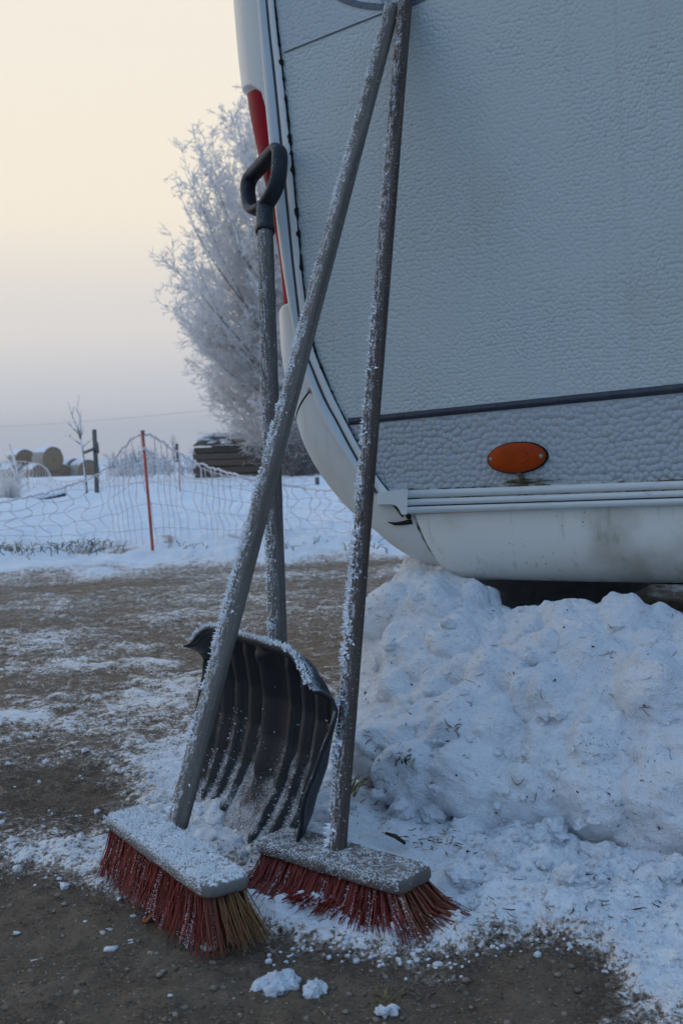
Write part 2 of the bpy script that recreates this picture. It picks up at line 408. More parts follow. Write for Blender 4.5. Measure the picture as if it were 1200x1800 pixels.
# haze: pale winter mist
hb = MB(); hb.add(*rbox((0, 199, 5.6), I3, (930, 560, 15.2), 0)); hz_o = hb.build('haze', None, None, False)
hm = bpy.data.materials.new('mist'); hm.use_nodes = True; hn = hm.node_tree; hn.nodes.clear()
ho = hn.nodes.new('ShaderNodeOutputMaterial'); hv = hn.nodes.new('ShaderNodeVolumePrincipled')
hv.inputs['Density'].default_value = .0016; hv.inputs['Color'].default_value = (.92, .94, .97, 1); hv.inputs['Anisotropy'].default_value = .2
hn.links.new(hv.outputs[0], ho.inputs['Volume']); hz_o.data.materials.append(hm); tag(hz_o, 'pale winter mist lying over the field', kind='stuff')

# ------------------------------------------------------------------ caravan
def W(x, y, n=0.0):
    d = ray(x, y); t = ((P0 + nw * n - CAM) @ nw) / (d @ nw); return CAM + d * t
car = empty('caravan', (0.9, 2.2, 0.0))
tag(car, 'white caravan with pebbled side wall, navy stripe and red tail lamp', 'caravan')
B = A([  # seam, insert line, trim edge, silhouette
 [425, -900, 413, -900, 400, -900, 370, -900], [447, -400, 434, -400, 420, -400, 385, -400],
 [482, 0, 468, 0, 452, 0, 413, 0], [497, 130, 482, 135, 463, 135, 425, 140], [511, 260, 495, 265, 474, 260, 442, 250],
 [522, 380, 507, 390, 486, 385, 461, 360], [533, 500, 518, 495, 500, 490, 477, 460], [549, 602, 532, 600, 515, 580, 489, 565],
 [575, 672, 551, 655, 530, 640, 499, 655], [600, 725, 572, 705, 548, 690, 511, 735], [615, 754, 590, 738, 565, 735, 527, 775],
 [640, 800, 612, 780, 590, 775, 552, 823], [665, 840, 640, 830, 618, 818, 590, 880], [684, 864, 660, 865, 640, 848, 630, 926],
 [684, 864, 660, 865, 664, 872, 668, 967], [684, 864, 660, 865, 690, 890, 708, 995], [684, 864, 660, 865, 727, 905, 762, 1016]], float)
def curve(k, t0, t1, n): return crom(B[:, 2 * k:2 * k + 2], np.linspace(t0, t1, n))
def onwall(px, n=0.0): return A([W(x, y, n) for x, y in px])

def band(k0, k1, n0, n1, t0, t1, cnt, f0=0., f1=1.):
    a = curve(k0, t0, t1, cnt); b = curve(k1, t0, t1, cnt)
    return onwall(a + (b - a) * f0, n0), onwall(a + (b - a) * f1, n1)
def strip_mesh(rows):
    V = np.stack(rows, 1); return V.reshape(-1, 3), gridf(V.shape[0], V.shape[1])
# side wall: upper and lower sheet, split along the stripe
SEAM = onwall(curve(0, 0, 13, 150))
STR_A, STR_B = W(612, 741), W(1200, 682)
sdv = (STR_B - STR_A); sdu = sdv @ uw; ssl = sdv[2] / sdu
def stripe_z(P): return STR_A[2] + ((P - STR_A) @ uw) * ssl
RT_A, RT_B = W(717, 862), W(1200, 845); rsl = (RT_B - RT_A)[2] / ((RT_B - RT_A) @ uw)
def rail_z(P): return RT_A[2] + ((P - RT_A) @ uw) * rsl
UR = 4.3
ZT = SEAM[0][2]
up_rows = [p for p in SEAM if p[2] > stripe_z(p)]; lo_rows = [p for p in SEAM if p[2] <= stripe_z(p)]
def sheet(rows, zend):
    out = []
    for p in rows:
        u_ = (p - P0) @ uw
        out.append([P0 * A([1, 1, 0]) + uw * (u_ + (UR - u_) * f) + zw * p[2] for f in (0, .05, .15, .4, 1)])
    return A(out)
# rows follow the slanted stripe / rail at their ends
def sheet2(rows, lineA, lineB):
    """rows: left edge points; right ends blend from lineA (first row) to lineB (last row)"""
    out = []; n = len(rows); z0 = rows[0][2]; z1 = rows[-1][2]
    for p in rows:
        k = (z0 - p[2]) / (z0 - z1); u_ = (p - P0) @ uw; r = []
        for f in (0, .04, .1, .2, .35, .6, 1):
            q = P0 * A([1, 1, 0]) + uw * (u_ + (UR - u_) * f)
            za = lineA(q); zb = lineB(q); pa = lineA(p); pb = lineB(p)
            r.append(q + zw * (p[2] + (za - pa) * (1 - k) + (zb - pb) * k))
        out.append(r)
    return A(out)
flat = lambda P: ZT
S1 = sheet2(up_rows + [STR_A * 1], flat, stripe_z); mesh('side_wall', S1.reshape(-1, 3), gridf(*S1.shape[:2]), wall_m, car)
end = RT_A - uw * ((RT_A - SEAM[-1]) @ uw); end[2] = rail_z(end)
S2 = sheet2([STR_A * 1] + lo_rows + [end], stripe_z, rail_z)
lw = mesh('lower_side_panel', S2.reshape(-1, 3), gridf(*S2.shape[:2]), low_m, car); lw['label'] = 'grey pebbled panel below the navy stripe'
def wl(A_, B_, n, t): return A_ + (B_ - A_) * t + nw * n
ts = A([0, .1, .2, .4, .6, .8, 1, 3, 7.5])
tA, tB = W(612, 735), W(1200, 674); bA, bB = W(614, 747), W(1200, 690)
V, Fq = strip_mesh([A([wl(tA, tB, .0, t) for t in ts]), A([wl(tA, tB, .0016, t) for t in ts]), A([wl(bA, bB, .0016, t) for t in ts]), A([wl(bA, bB, 0, t) for t in ts])])
mesh('stripe', V, Fq, navy_m, car)
# pale decal field at the top with its diagonal lower edge
d0 = curve(0, 1.2, 2.55, 14) + A([3, 0]); d0 = np.concatenate([d0, [[499, 92]]])
top = [[455, -330], [640, -360], [700, -340], [700, -60], [694, 8]]
pts = onwall(np.concatenate([A(top)[::-1] * 1.0, A([[x, 92 - (x - 499) * .4] for x in np.linspace(680, 510, 8)]) , d0[::-1]]), .0012)
mesh('decal_field', np.concatenate([pts, pts - nw * .002]), [np.arange(len(pts))[None], A([[i, (i + 1) % len(pts), (i + 1) % len(pts) + len(pts), i + len(pts)] for i in range(len(pts))])], decal_m, car, False)
V, Fq = strip_mesh([A([W(x, 91.2 - (x - 499) * .4, .0019) for x in np.linspace(499, 692, 12)]), A([W(x, 93.0 - (x - 499) * .4, .0019) for x in np.linspace(499, 692, 12)])])
mesh('decal_edge', V, Fq, insert_m, car)
th = np.linspace(.15 * np.pi, 1.0 * np.pi, 40)
cx, cy = 668, -74
V, Fq = strip_mesh([A([W(cx + 118 * math.cos(t), cy + 80 * math.sin(t), .0022) for t in th]), A([W(cx + 128 * math.cos(t), cy + 92 * math.sin(t), .0022) for t in th])])
ac = mesh('arc_decal', V, Fq, arc_m, car)
# sealant bead with ragged edge
sp = onwall(curve(0, 0, 12.9, 420) + A([-1, 0]), .003); rr = .0028 + .0017 * fbm(sp * 95, 3)
rr = rr * np.interp(np.arange(420) / 420 * 12.9, [0, 7, 8.4, 9.2, 12.9], [1.25, 1.2, 1.0, .75, .5]); V, Fq = tube(sp + nw[None] * 0, np.clip(rr, .0006, 1), 6); mesh('sealant_bead', V, Fq, seal_m, car)
# moulded trim
T = 13; n = 160
rows = []
for k0, k1, f, nn in ((0, 1, .0, .0), (0, 1, .10, .007), (0, 1, .45, .0085), (0, 1, .78, .0085), (0, 1, .84, .0055), (0, 1, 1.12, .0055), (0, 1, 1.18, .0095), (1, 2, .55, .0105), (1, 2, .62, .0125), (1, 2, .92, .0125), (1, 2, 1.0, .006), (1, 2, 1.03, -.004)):
    a = curve(k0, 0, T, n); b = curve(k1, 0, T, n); rows.append(onwall(a + (b - a) * f, nn))
V, Fq = strip_mesh(rows); mesh('edge_trim', V, Fq, trim_m, car)
V, Fq = strip_mesh([onwall(curve(0, 0, T, n) * (1 - f) + curve(1, 0, T, n) * f, .0066 if g else .005) for f, g in ((.86, 0), (.88, 1), (1.10, 1), (1.12, 0))]); mesh('trim_insert', V, Fq, insert_m, car)

# wrap-round shell and bumper
def wrap(b2, b3, nb_=0.0, back=2.1):
    """b2,b3 pixel curves -> grid (rows, theta)"""
    a = onwall(b2, nb_); c = onwall(b3, nb_); w_ = c - a; L = np.linalg.norm(w_, axis=1, keepdims=True); o = w_ / L
    vd = nrm(c - CAM); ca = (vd * o).sum(1); cb = -(vd @ nw)
    th_ = np.where(ca > 0, np.arctan2(cb, np.maximum(ca, 1e-6)), np.pi / 2)
    fac = np.sin(th_) - np.maximum(ca, 0) / cb * (1 - np.cos(th_)); wt = L[:, 0] / np.maximum(fac, .35)
    return a, o, wt
def wrap_grid(a, o, wt, ths, back, dep=1.0, ntail=3):
    out = [a + o * (wt * math.sin(t))[:, None] - nw * (wt * dep * (1 - math.cos(t)))[:, None] for t in ths]
    e = out[-1]
    for k in range(1, ntail + 1): out.append(e - nw * (back * k / ntail))
    return np.stack(out, 1)
tt = np.linspace(0, 8.86, 420); a, o, wt = wrap(crom(B[:, 4:6], tt), crom(B[:, 6:8], tt))
ths = np.radians(np.linspace(0, 90, 46)); G = wrap_grid(a, o, wt, ths, .09, 1.0, 8); e = G[:, -1:]
deg = np.concatenate([np.linspace(0, 90, 46), 90 + np.arange(1, 9) * 8.])
R = tt[:, None] * np.ones_like(deg)[None]; D_ = deg[None] * np.ones_like(tt)[:, None]
t0 = np.interp(tt, [3.0, 3.08, 3.2, 3.4, 6.1, 6.45, 6.85, 7.0], [60, 24, 8, 4, 1, 2, 48, 80])[:, None]
mk = sst(3.02, 3.17, R) * sst(6.95, 6.86, R) * sst(-3.5, 1.5, D_ - t0) * sst(150, 138, D_)
gu = np.gradient(G, axis=0); gv = np.gradient(G, axis=1); Nn = nrm(np.cross(gu, gv)); Nn = Nn * np.sign((Nn @ nw).mean())
G2 = G - Nn * (.011 * mk)[..., None]
fq = gridf(*R.shape); mc = mk.reshape(-1)[fq].mean(1)
tail = np.stack([e[:, 0], e[:, 0] - nw * 1.0, e[:, 0] - nw * 1.9], 1)
V = np.concatenate([G2.reshape(-1, 3), tail.reshape(-1, 3)]); ft = gridf(*tail.shape[:2]) + G2.shape[0] * G2.shape[1]
sh_o = mesh('rear_shell', V, [fq[mc < .93], ft], shell_m, car)
tl = mesh('tail_lamp', (G - Nn * .0085).reshape(-1, 3), fq[mc >= .80], red_m, car); tl['label'] = 'tall red tail lamp set into the rear corner'
# bumper corner
tt = np.linspace(8.93, 16, 220); a, o, wt = wrap(crom(B[:, 4:6], tt), crom(B[:, 6:8], tt))
G = wrap_grid(a, o, wt, np.radians(np.linspace(0, 90, 34)), 1.9, 1.0, 4)
# little ledge step across the bumper
mesh('bumper_corner', G.reshape(-1, 3), gridf(*G.shape[:2]), shell_m, car)
joint_line = G[-1, :34] - nw * .0005
# dark backing behind the joint
tt = np.linspace(8.8, 9.0, 4); a, o, wt = wrap(crom(B[:, 4:6], tt), crom(B[:, 6:8], tt), -.004); G = wrap_grid(a, o, wt * .97, np.radians(np.linspace(0, 90, 20)), 1.8, 1.0, 2)
mesh('joint_gap', G.reshape(-1, 3), gridf(*G.shape[:2]), gap_m, car)
# hairline crack beside the trim and the fixing screw
V, Fq = tube(onwall(A([[572, 742], [580, 754], [588, 767], [598, 783], [604, 792]]), -.0015), [.0006, .0013, .0016, .0014, .0006], 5); mesh('cracked_edge', V, Fq, gap_m, car)
sc = W(543.5, 686, .002); V, Fq = tube(A([sc - nw * .006, sc, sc + nw * .0012]), [.005, .005, .003], 12); mesh('screw', V, Fq, screw_m, car)
# lower skirt, rolled under
S = A([[729.5, 905, 765, 1016.5], [790, 902.5, 800, 1017.5], [850, 900, 862, 1018], [1000, 894, 1006, 1019], [1200, 888, 1200, 1020]], float)
tt = np.linspace(0, 4, 40); sp = crom(S, tt); a, o, wt = wrap(sp[:, :2], sp[:, 2:])
G = wrap_grid(a, o, wt, np.radians(np.linspace(0, 90, 26)), .14, .75, 2)
ext = G[-1:] + (G[-1:] - G[-8:-7]) / np.linalg.norm((G[-1] - G[-8])[0]) * 3.6
G = np.concatenate([G, ext]); mesh('side_skirt', G.reshape(-1, 3), gridf(*G.shape[:2]), skirt_m, car)
jl = crom(S[:, :], A([0.0])); 
V, Fq = tube(joint_line, np.linspace(.0024, .0014, 34) * (1 + .3 * np.sin(np.arange(34) * 1.7)), 5); mesh('skirt_joint', V, Fq, algae_m, car)
# ribbed rail along the wall foot
A0, A1, b0, b1 = W(717, 862), W(1200, 845), W(715, 902), W(1200, 887)
prof = [(-.02, -.002), (0, .012), (.06, .0145), (.29, .0155), (.33, .010), (.38, .010), (.40, .0165), (.64, .018), (.66, .009), (.70, .009), (.72, .019), (.78, .021), (.94, .020), (1.0, .014), (1.02, -.002)]
ts = A([0, .25, .5, .75, 1, 2, 4, 7.2]); V, Fq = strip_mesh([A([A0 + (A1 - A0) * t + ((b0 + (b1 - b0) * t) - (A0 + (A1 - A0) * t)) * f + nw * nn for t in ts]) for f, nn in prof])
k = len(prof); rl = mesh('rail', V, [Fq, np.arange(k)[None]], rail_m, car)
for f0, f1, nn, mt, nm in ((.315, .385, .0108, algae_m, 'grime_line'), (.65, .71, .0098, gap_m, 'rail_gap'), (-.09, -.005, .006, algae_m, 'moss_line')):
    tq = np.linspace(0, 1.4, 120); wob = fbm(np.stack([tq * 60, 0 * tq, 0 * tq], 1), 3) * (.03 if f0 < 0 else .008)
    V, Fq = strip_mesh([A([A0 + (A1 - A0) * t + ((b0 + (b1 - b0) * t) - (A0 + (A1 - A0) * t)) * (ff + (w_ if j else 0)) + nw * nnn for t, w_ in zip(tq, wob)]) for ff, j, nnn in ((f0, 1, nn - .006), (f0 + .01, 1, nn), (f1, 0, nn))])
    mesh(nm, V, Fq, mt, rl)
# cast bracket closing the rail end
ol = A([[662, 868], [668, 864], [690, 862.5], [717.5, 860], [716, 880], [715.5, 904], [706, 905], [702.5, 897], [696, 889], [687, 886.5], [664, 887]], float)
f_ = onwall(ol, .021); bk = onwall(ol, -.01); n_ = len(ol); f2 = onwall(ol.mean(0) + (ol - ol.mean(0)) * .96, .024)
mesh('rail_bracket', np.concatenate([f2, f_, bk]), [np.arange(n_)[None], A([[i + n_, (i + 1) % n_ + n_, (i + 1) % n_, i] for i in range(n_)]), A([[i + 2 * n_, (i + 1) % n_ + 2 * n_, (i + 1) % n_ + n_, i + n_] for i in range(n_)])], trim_m, car, False)
for pts_, rr, mt in (([[682, 918], [694, 921], [705, 920], [716, 918], [724, 917]], [.001, .003, .0035, .0045, .004], seal_m), ([[714, 906], [718, 908], [723, 909]], [.003, .006, .004], seal_m), ([[690, 889], [697, 893], [703, 901], [708, 908]], [.001, .003, .0035, .003], algae_m)):
    V, Fq = tube(onwall(A(pts_, float), -.001), rr, 8); mesh('dirt_line', V, Fq, mt, car)
# amber side marker
mkc = A([909.5, 804.5]); ux, uy = W(960, 801.5) - W(859, 808), W(909.5, 778) - W(909.5, 831)
mc_ = W(*mkc); ex = ux / 2; ey = uy / 2
def ell(k, n, cnt=44): t = np.linspace(0, 2 * np.pi, cnt, endpoint=False); return mc_ + nw * n + k * (np.cos(t)[:, None] * ex + np.sin(t)[:, None] * ey)
gk = [ell(1.06, -.003), ell(1.06, .003), ell(1.0, .004), ell(.9, .004)]; V = np.concatenate(gk); gas = mesh('gasket', V, gridf(4, 44, True), gap_m, car); gas.name = 'marker_gasket'
rings = [ell(1.0, .003), ell(1.0, .007), ell(.97, .010), ell(.90, .0125), ell(.7, .0145), ell(.45, .0155), ell(.2, .016), ell(.02, .016)]
ml = mesh('marker_lamp', np.concatenate(rings), [gridf(8, 44, True), (np.arange(44) + 7 * 44)[None]], amber_m, car); ml['label'] = 'orange oval side marker lamp'
for s in (-1, 1):
    c0 = mc_ + ex * .86 * s + nw * .0125; V, Fq = tube(A([c0 - nw * .004, c0, c0 + nw * .0012]), [.0042, .0042, .0026], 14); mesh('screw', V, Fq, screw_m, ml)
t = np.linspace(0, 2 * np.pi, 33); rg = mc_ + ex * .22 + nw * .0146 + np.cos(t)[:, None] * ex * .24 + np.sin(t)[:, None] * ey * .42; V, Fq = tube(rg, .0011, 5, False); 
ring_m = lens('deep_amber', (.14, .02, .003), (.2, .03, .005)); mesh('bulb_ring', V, Fq, ring_m, ml)
rg = mc_ + ex * .18 + nw * .0137 + np.cos(t)[:, None] * ex * .44 + np.sin(t)[:, None] * ey * .66; V, Fq = tube(rg, .0009, 5, False); mesh('reflector_ring', V, Fq, ring_m, ml)
# run of grime below the lamp
q = [W(x, y, .004) for x, y in ((906, 828), (911, 832), (915, 838), (917, 845))]; V, Fq = tube(A(q), [.002, .0035, .004, .005], 8); mesh('grime_run', V, Fq, algae_m, car)
q = [W(x, y, .004) for x, y in ((880, 848), (900, 846), (925, 846), (950, 843), (985, 842))]; V, Fq = tube(A(q), [.001, .0026, .004, .0024, .001], 8); mesh('grime_run', V, Fq, algae_m, car)
# floor, far side, front and roof; far side and front run low to block light
u_l = (SEAM[-1] - P0) @ uw
def cpt(u_, z, n_): return P0 * A([1, 1, 0]) + uw * u_ + zw * z + nw * n_
fl_z = W(900, 1010)[2] + .02
V, Fq = rbox(cpt((u_l + UR) / 2 + .15, fl_z + .06, -1.1), A([uw, -nw, zw]), (UR - u_l - .3, 2.0, .1), .01); mesh('floor', V, Fq, under_m, car)
V, Fq = rbox(cpt(UR / 2, fl_z - .02, -.75), A([uw, -nw, zw]), (UR, .06, .16), .005); mesh('chassis_beam', V, Fq, under_m, car)
V, Fq = rbox(cpt(UR / 2, fl_z - .02, -1.5), A([uw, -nw, zw]), (UR, .06, .16), .005); mesh('chassis_beam', V, Fq, under_m, car)
ul0 = (SEAM[0] - P0) @ uw
V, Fq = rbox(cpt((ul0 + UR) / 2 - .05, ZT - .005, -1.06), A([uw, -nw, zw]), (UR - ul0 + .3, 2.2, .08), .03, 3); mesh('roof', V, Fq, shell_m, car)
V, Fq = rbox(cpt((u_l + UR) / 2, ZT / 2, -2.06), A([uw, -nw, zw]), (UR - u_l, .04, ZT - .1), .005); mesh('far_wall_light_block', V, Fq, under_m, car)  # unseen side, lowered and made dark to shut out light under the floor
V, Fq = rbox(cpt(UR - .03, ZT / 2, -1.05), A([uw, -nw, zw]), (.05, 2.05, ZT - .1), .005); mesh('front_wall', V, Fq, shell_m, car)
wc = cpt(2.35, .31, -.2); t = np.linspace(0, 2 * np.pi, 48, endpoint=False)
rub_m = simple('black_rubber', (.02, .02, .02), .8, .2, .3, 60)
prof_w = [(.18, -.06), (.2, -.085), (.29, -.085), (.31, -.06), (.31, .06), (.29, .085), (.2, .085), (.18, .06)]
V = np.concatenate([wc + r_ * (np.cos(t)[:, None] * uw + np.sin(t)[:, None] * zw) + nw * n_ for r_, n_ in prof_w]); wh = mesh('wheel', V, gridf(8, 48, True), rub_m, car)
V = np.concatenate([wc + r_ * (np.cos(t)[:, None] * uw + np.sin(t)[:, None] * zw) + nw * n_ for r_, n_ in ((.19, .06), (.17, .05), (.12, .03), (.05, .06), (.004, .062))]); mesh('rim', V, gridf(5, 48, True), screw_m, wh)

# ------------------------------------------------------------------ snow pile
FT = A([[1.15, 4.5], [.55, 3.3], [.10, 2.45], [.06, 2.2], [.035, 2.0], [.03, 1.85], [.06, 1.70], [.16, 1.575], [.30, 1.50], [.42, 1.42], [.70, 1.27], [1.15, 1.02], [1.7, .75], [2.9, .10], [4.3, -.62]])  # unseen end points extend the heap as added berm blocking light under caravan
CR = A([[1.35, 4.3], [.70, 3.15], [.27, 2.40], [.19, 2.24], [.165, 2.14], [.18, 2.06], [.235, 1.98], [.29, 1.90], [.37, 1.81], [.48, 1.745], [.78, 1.59], [1.2, 1.37], [1.8, 1.1], [2.95, .50], [4.35, -.22]])
ZC = A([.30, .31, .31, .325, .33, .318, .285, .258, .258, .262, .262, .26, .26, .26, .27])
ns, ntt = 340, 300
s_ = np.interp(np.linspace(0, 1, ns), [0, .12, .87, 1], [0, 2.6, 10.4, 14]); Fp = crom(FT, s_); Cp = crom(CR, s_); Zp = crom(ZC[:, None], s_)[:, 0]
tv = np.concatenate([np.linspace(-1, 0, 70)[:-1], np.linspace(0, 1, ntt - 69)])
pos = np.clip(tv, 0, 1); neg = np.clip(-tv, 0, 1)
ang = pos * np.pi / 2
gx_ = 1 - (1 - pos) ** 1.35 * 1.0; gx_ = .55 * np.sin(ang) + .45 * pos ** 1.1
hh = .62 * np.cos(ang) ** .9 + .38 * (1 - pos ** 1.5)
XY = Cp[:, None] + (Fp - Cp)[:, None] * gx_[None, :, None] - nw[None, None, :2] * (neg ** 1.2 * .26)[None, :, None]
Zs = Zp[:, None] * np.where(tv < 0, 1 - .55 * neg - .3 * neg ** 2, hh)[None] - (pos ** 6 * .025)[None]
Pp = np.concatenate([XY, Zs[..., None]], -1)
gu = np.gradient(Pp, axis=0); gv = np.gradient(Pp, axis=1); Nn = nrm(np.cross(gu, gv)); Nn *= np.sign(Nn[170, 120, 2])
d = .024 * fbm(Pp * 5, 4, .55)
wl1 = worley(Pp * 8 + np.stack([fbm(Pp * 9, 3), fbm(Pp * 9 + 31, 3), fbm(Pp * 9 + 57, 3)], -1) * .45); wl2 = worley(Pp * 22 + 3)
msk = sst(-.15, .35, fbm(Pp * 3.2 + 4, 3)) 
d += .050 * np.clip(1 - wl1 * 1.1, 0, 1) ** .75 * (.35 + .65 * msk) + .020 * np.clip(1 - wl2 * 1.15, 0, 1) ** .7 * sst(-.25, .4, fbm(Pp * 6 + 9, 2)) + .009 * fbm(Pp * 26, 4, .62) - .012 * np.clip(.35 - np.abs(fbm(Pp * 7 + 20, 3)), 0, 1)
d += .022 * np.exp(-((tv - .84) / .10) ** 2)[None] - .035 * np.exp(-((tv - 1.0) / .06) ** 2)[None]
# packed chunks, unioned so that creases stay between them
base_b = BVHTree.FromPolygons([tuple(v) for v in Pp.reshape(-1, 3)], [tuple(map(int, f)) for f in gridf(ns, len(tv))])
chunks = [(770, 1262, .036), (822, 1246, .040), (742, 1305, .040), (806, 1292, .050), (866, 1190, .040), (905, 1200, .034), (862, 1238, .030), (700, 1345, .045), (760, 1375, .055), (850, 1380, .060), (960, 1240, .055), (1040, 1300, .060), (930, 1410, .055), (700, 1090, .050), (800, 1130, .045), (1010, 1090, .030), (1100, 1110, .035), (1150, 1230, .06), (660, 1200, .04), (640, 1290, .035), (1060, 1420, .05), (1160, 1400, .05), (980, 1330, .045), (870, 1310, .04), (690, 1040, .03), (760, 1080, .03), (1180, 1100, .03)]
chunks += [(random.uniform(600, 1230), random.uniform(1010, 1480), random.choice([.012, .016, .022, .028, .036])) for _ in range(150)]
best = np.zeros(d.shape); wob_ = 1 + .30 * fbm(Pp * 16, 3)
for px, py, R_ in chunks:
    h_ = base_b.ray_cast(Vector(CAM), Vector(ray(px, py)))[0]
    if h_ is None: continue
    q_ = Pp - A(h_); k_ = np.sqrt((q_ ** 2).sum(-1)) * wob_ / R_
    best = np.maximum(best, R_ * random.uniform(.38, .62) * np.sqrt(np.clip(1 - k_ ** 2, 0, 1)))
d = d * .75 + best
d *= np.where(tv < 0, .7, 1)[None]
Pp = Pp + Nn * d[..., None]
pile = mesh('snow_pile', Pp.reshape(-1, 3), gridf(ns, len(tv)), pile_m); tag(pile, 'steep lumpy heap of dirty snow piled against the caravan skirt', 'snow pile')
pq = gridf(ns, len(tv)); pb = BVHTree.FromPolygons([tuple(v) for v in Pp.reshape(-1, 3)], [tuple(map(int, f)) for f in pq])
def on_pile(px, py):
    d = ray(px, py); h = pb.ray_cast(Vector(CAM), Vector(d))
    return (A(h[0]), A(h[1])) if h[0] is not None else (None, None)

# ------------------------------------------------------------------ tools
def wood(name, dark, light, frost=.5, grain=1.0, lo=.2):
    m = M(name, .8, .2); g = m.co('gco', (130, 130, 5)); f = m.noise(g, 1, 6, .65); f2 = m.noise(m.co('gco', (60, 60, 40)), 4, 4, .7)
    c = m.mix(m.rng(f, .3, .7), dark, light)
    sp = m.noise(m.co('Object', (1, 1, 1)), 330, 3, .6); sd_ = m.rng(m.ndot((-.62, -.25, .45)), -.3, .75)
    sk = m.noise(m.co('gco', (260, 260, 45)), 1, 4, .7)
    t = m.math('ADD', m.math('MULTIPLY', sd_, .34), m.math('MULTIPLY_ADD', sp, .5, .18)); t = m.math('ADD', t, m.math('MULTIPLY_ADD', f2, .3, -.15)); t = m.math('ADD', t, m.math('MULTIPLY_ADD', sk, .7, -.35))
    fr = m.rng(t, .70, .95); m.col(m.mix(m.math('MULTIPLY', fr, frost), c, (.78, .80, .83)))
    return m.done(m.bump(f, .5 * grain, .004))
grey_wood = wood('weathered_grey_wood', (.11, .095, .082), (.21, .185, .16), .8)
brown_wood = wood('dark_brown_wood', (.055, .042, .035), (.115, .088, .074), .7)
shaft_m = wood('dull_grey_shaft', (.08, .072, .066), (.15, .136, .125), .65)
def block_mat(name, c1, c2, fr):
    m = M(name, .85, .2); co = m.co(); n = m.noise(co, 160, 4, .7); n3 = m.noise(co, 24, 4)
    c = m.mix(m.rng(n3, .3, .7), c1, c2); t = m.math('ADD', n, m.math('MULTIPLY', m.rng(m.ndot((0, 0, 1)), .3, .9), fr))
    m.col(m.mix(m.rng(t, .60, .74), c, (.76, .78, .81))); return m.done(m.bump(n, .5, .003))
block1 = block_mat('frosted_pale_block', (.17, .155, .14), (.25, .23, .21), .16)
block2 = block_mat('frosted_dark_block', (.12, .105, .095), (.19, .168, .15), .07)
def bristle_mat():
    m = M('plastic_bristles', .5, .4); k = m.attr('tan'); n = m.noise(m.co(), 300, 1); r = m.attr('rnd')
    red = m.mix(r, (.15, .016, .012), (.30, .045, .028)); tan = m.mix(r, (.22, .09, .035), (.36, .21, .08)); m.col(m.mix(k, red, tan)); return m.done()
bris_m = bristle_mat()
frost_dir = nrm(A([-.85, -.2, .45]))

def handle_mesh(p, q, r0_, r1_, mat, parent, rings=70, sides=26, name='handle', bend=0.0):
    x, y, d = basis(q - p); L = np.linalg.norm(q - p); t = np.linspace(0, 1, rings); ang = np.linspace(0, 2 * np.pi, sides, endpoint=False)
    rad = r0_ + (r1_ - r0_) * t; rad[-1] *= .55; rad[-2] *= .93; t2 = t.copy(); t2[-1] = 1.0; t2[-2] = 1 - .004
    c = p + (q - p) * t2[:, None] + x * (bend * np.sin(np.pi * t2))[:, None]
    n_ = np.cos(ang)[None, :, None] * x + np.sin(ang)[None, :, None] * y
    base = c[:, None] + n_ * rad[:, None, None]; rv = 1 + .018 * fbm(np.stack([n_[..., 0] * 2 + 0 * t[:, None], n_[..., 1] * 2 + n_[..., 2] * 2 + 0 * t[:, None], t[:, None] * 9 + 0 * n_[..., 0]], -1), 3)
    V = c[:, None] + n_ * (rad[:, None] * rv)[..., None]
    g = np.stack([np.cos(ang)[None] * rad[:, None], np.sin(ang)[None] * rad[:, None], t2[:, None] * L + 0 * ang[None]], -1)
    return mesh(name, V.reshape(-1, 3), [gridf(rings, sides, True), (np.arange(sides) + (rings - 1) * sides)[None], np.arange(sides)[::-1][None]], mat, parent, True, g.reshape(-1, 3)), (c, rad, x, y, d)
def handle_frost(p, q, r0_, r1_, parent, n_edge, n_spk, dens=(1, 1), Lr=(.003, .008), face=frost_dir, name='frost'):
    x, y, d = basis(q - p); fd = nrm(face - d * (face @ d)); sd_ = np.cross(d, fd); mb = MB()
    t = rng.beta(dens[0], dens[1], n_edge); 
    keep = fbm(np.stack([t * 45, 0 * t, 0 * t], 1), 3) + rng.uniform(-.5, .9, n_edge) > 0; t = t[keep]
    a = rng.normal(0, .42, len(t)); nn = np.cos(a)[:, None] * fd + np.sin(a)[:, None] * sd_; P = p + (q - p) * t[:, None] + nn * (r0_ + (r1_ - r0_) * t)[:, None]
    g = .55 + .6 * (fbm(np.stack([t * 60, 0 * t + 3, 0 * t], 1), 3) > .0)
    L = rng.uniform(Lr[0], Lr[1], len(t)) * g * (1.15 - .6 * t); mb.add(*spikes(P, nn + rng.normal(0, .45, (len(t), 3)), L, L * .30 + .0004))
    t = rng.uniform(0, 1, n_spk); a = rng.uniform(-2.6, 2.2, n_spk); nn = np.cos(a)[:, None] * fd + np.sin(a)[:, None] * sd_
    P = p + (q - p) * t[:, None] + nn * (r0_ + (r1_ - r0_) * t)[:, None] * .99; L = rng.uniform(.0004, .0012, n_spk) * rng.choice([1, 1, 1, 1, 1.6], n_spk); mb.add(*spikes(P, nn + rng.normal(0, .9, (n_spk, 3)), L, L * .38))
    f = mb.build(name, frost_m, parent, False); f['kind'] = 'stuff'; return f

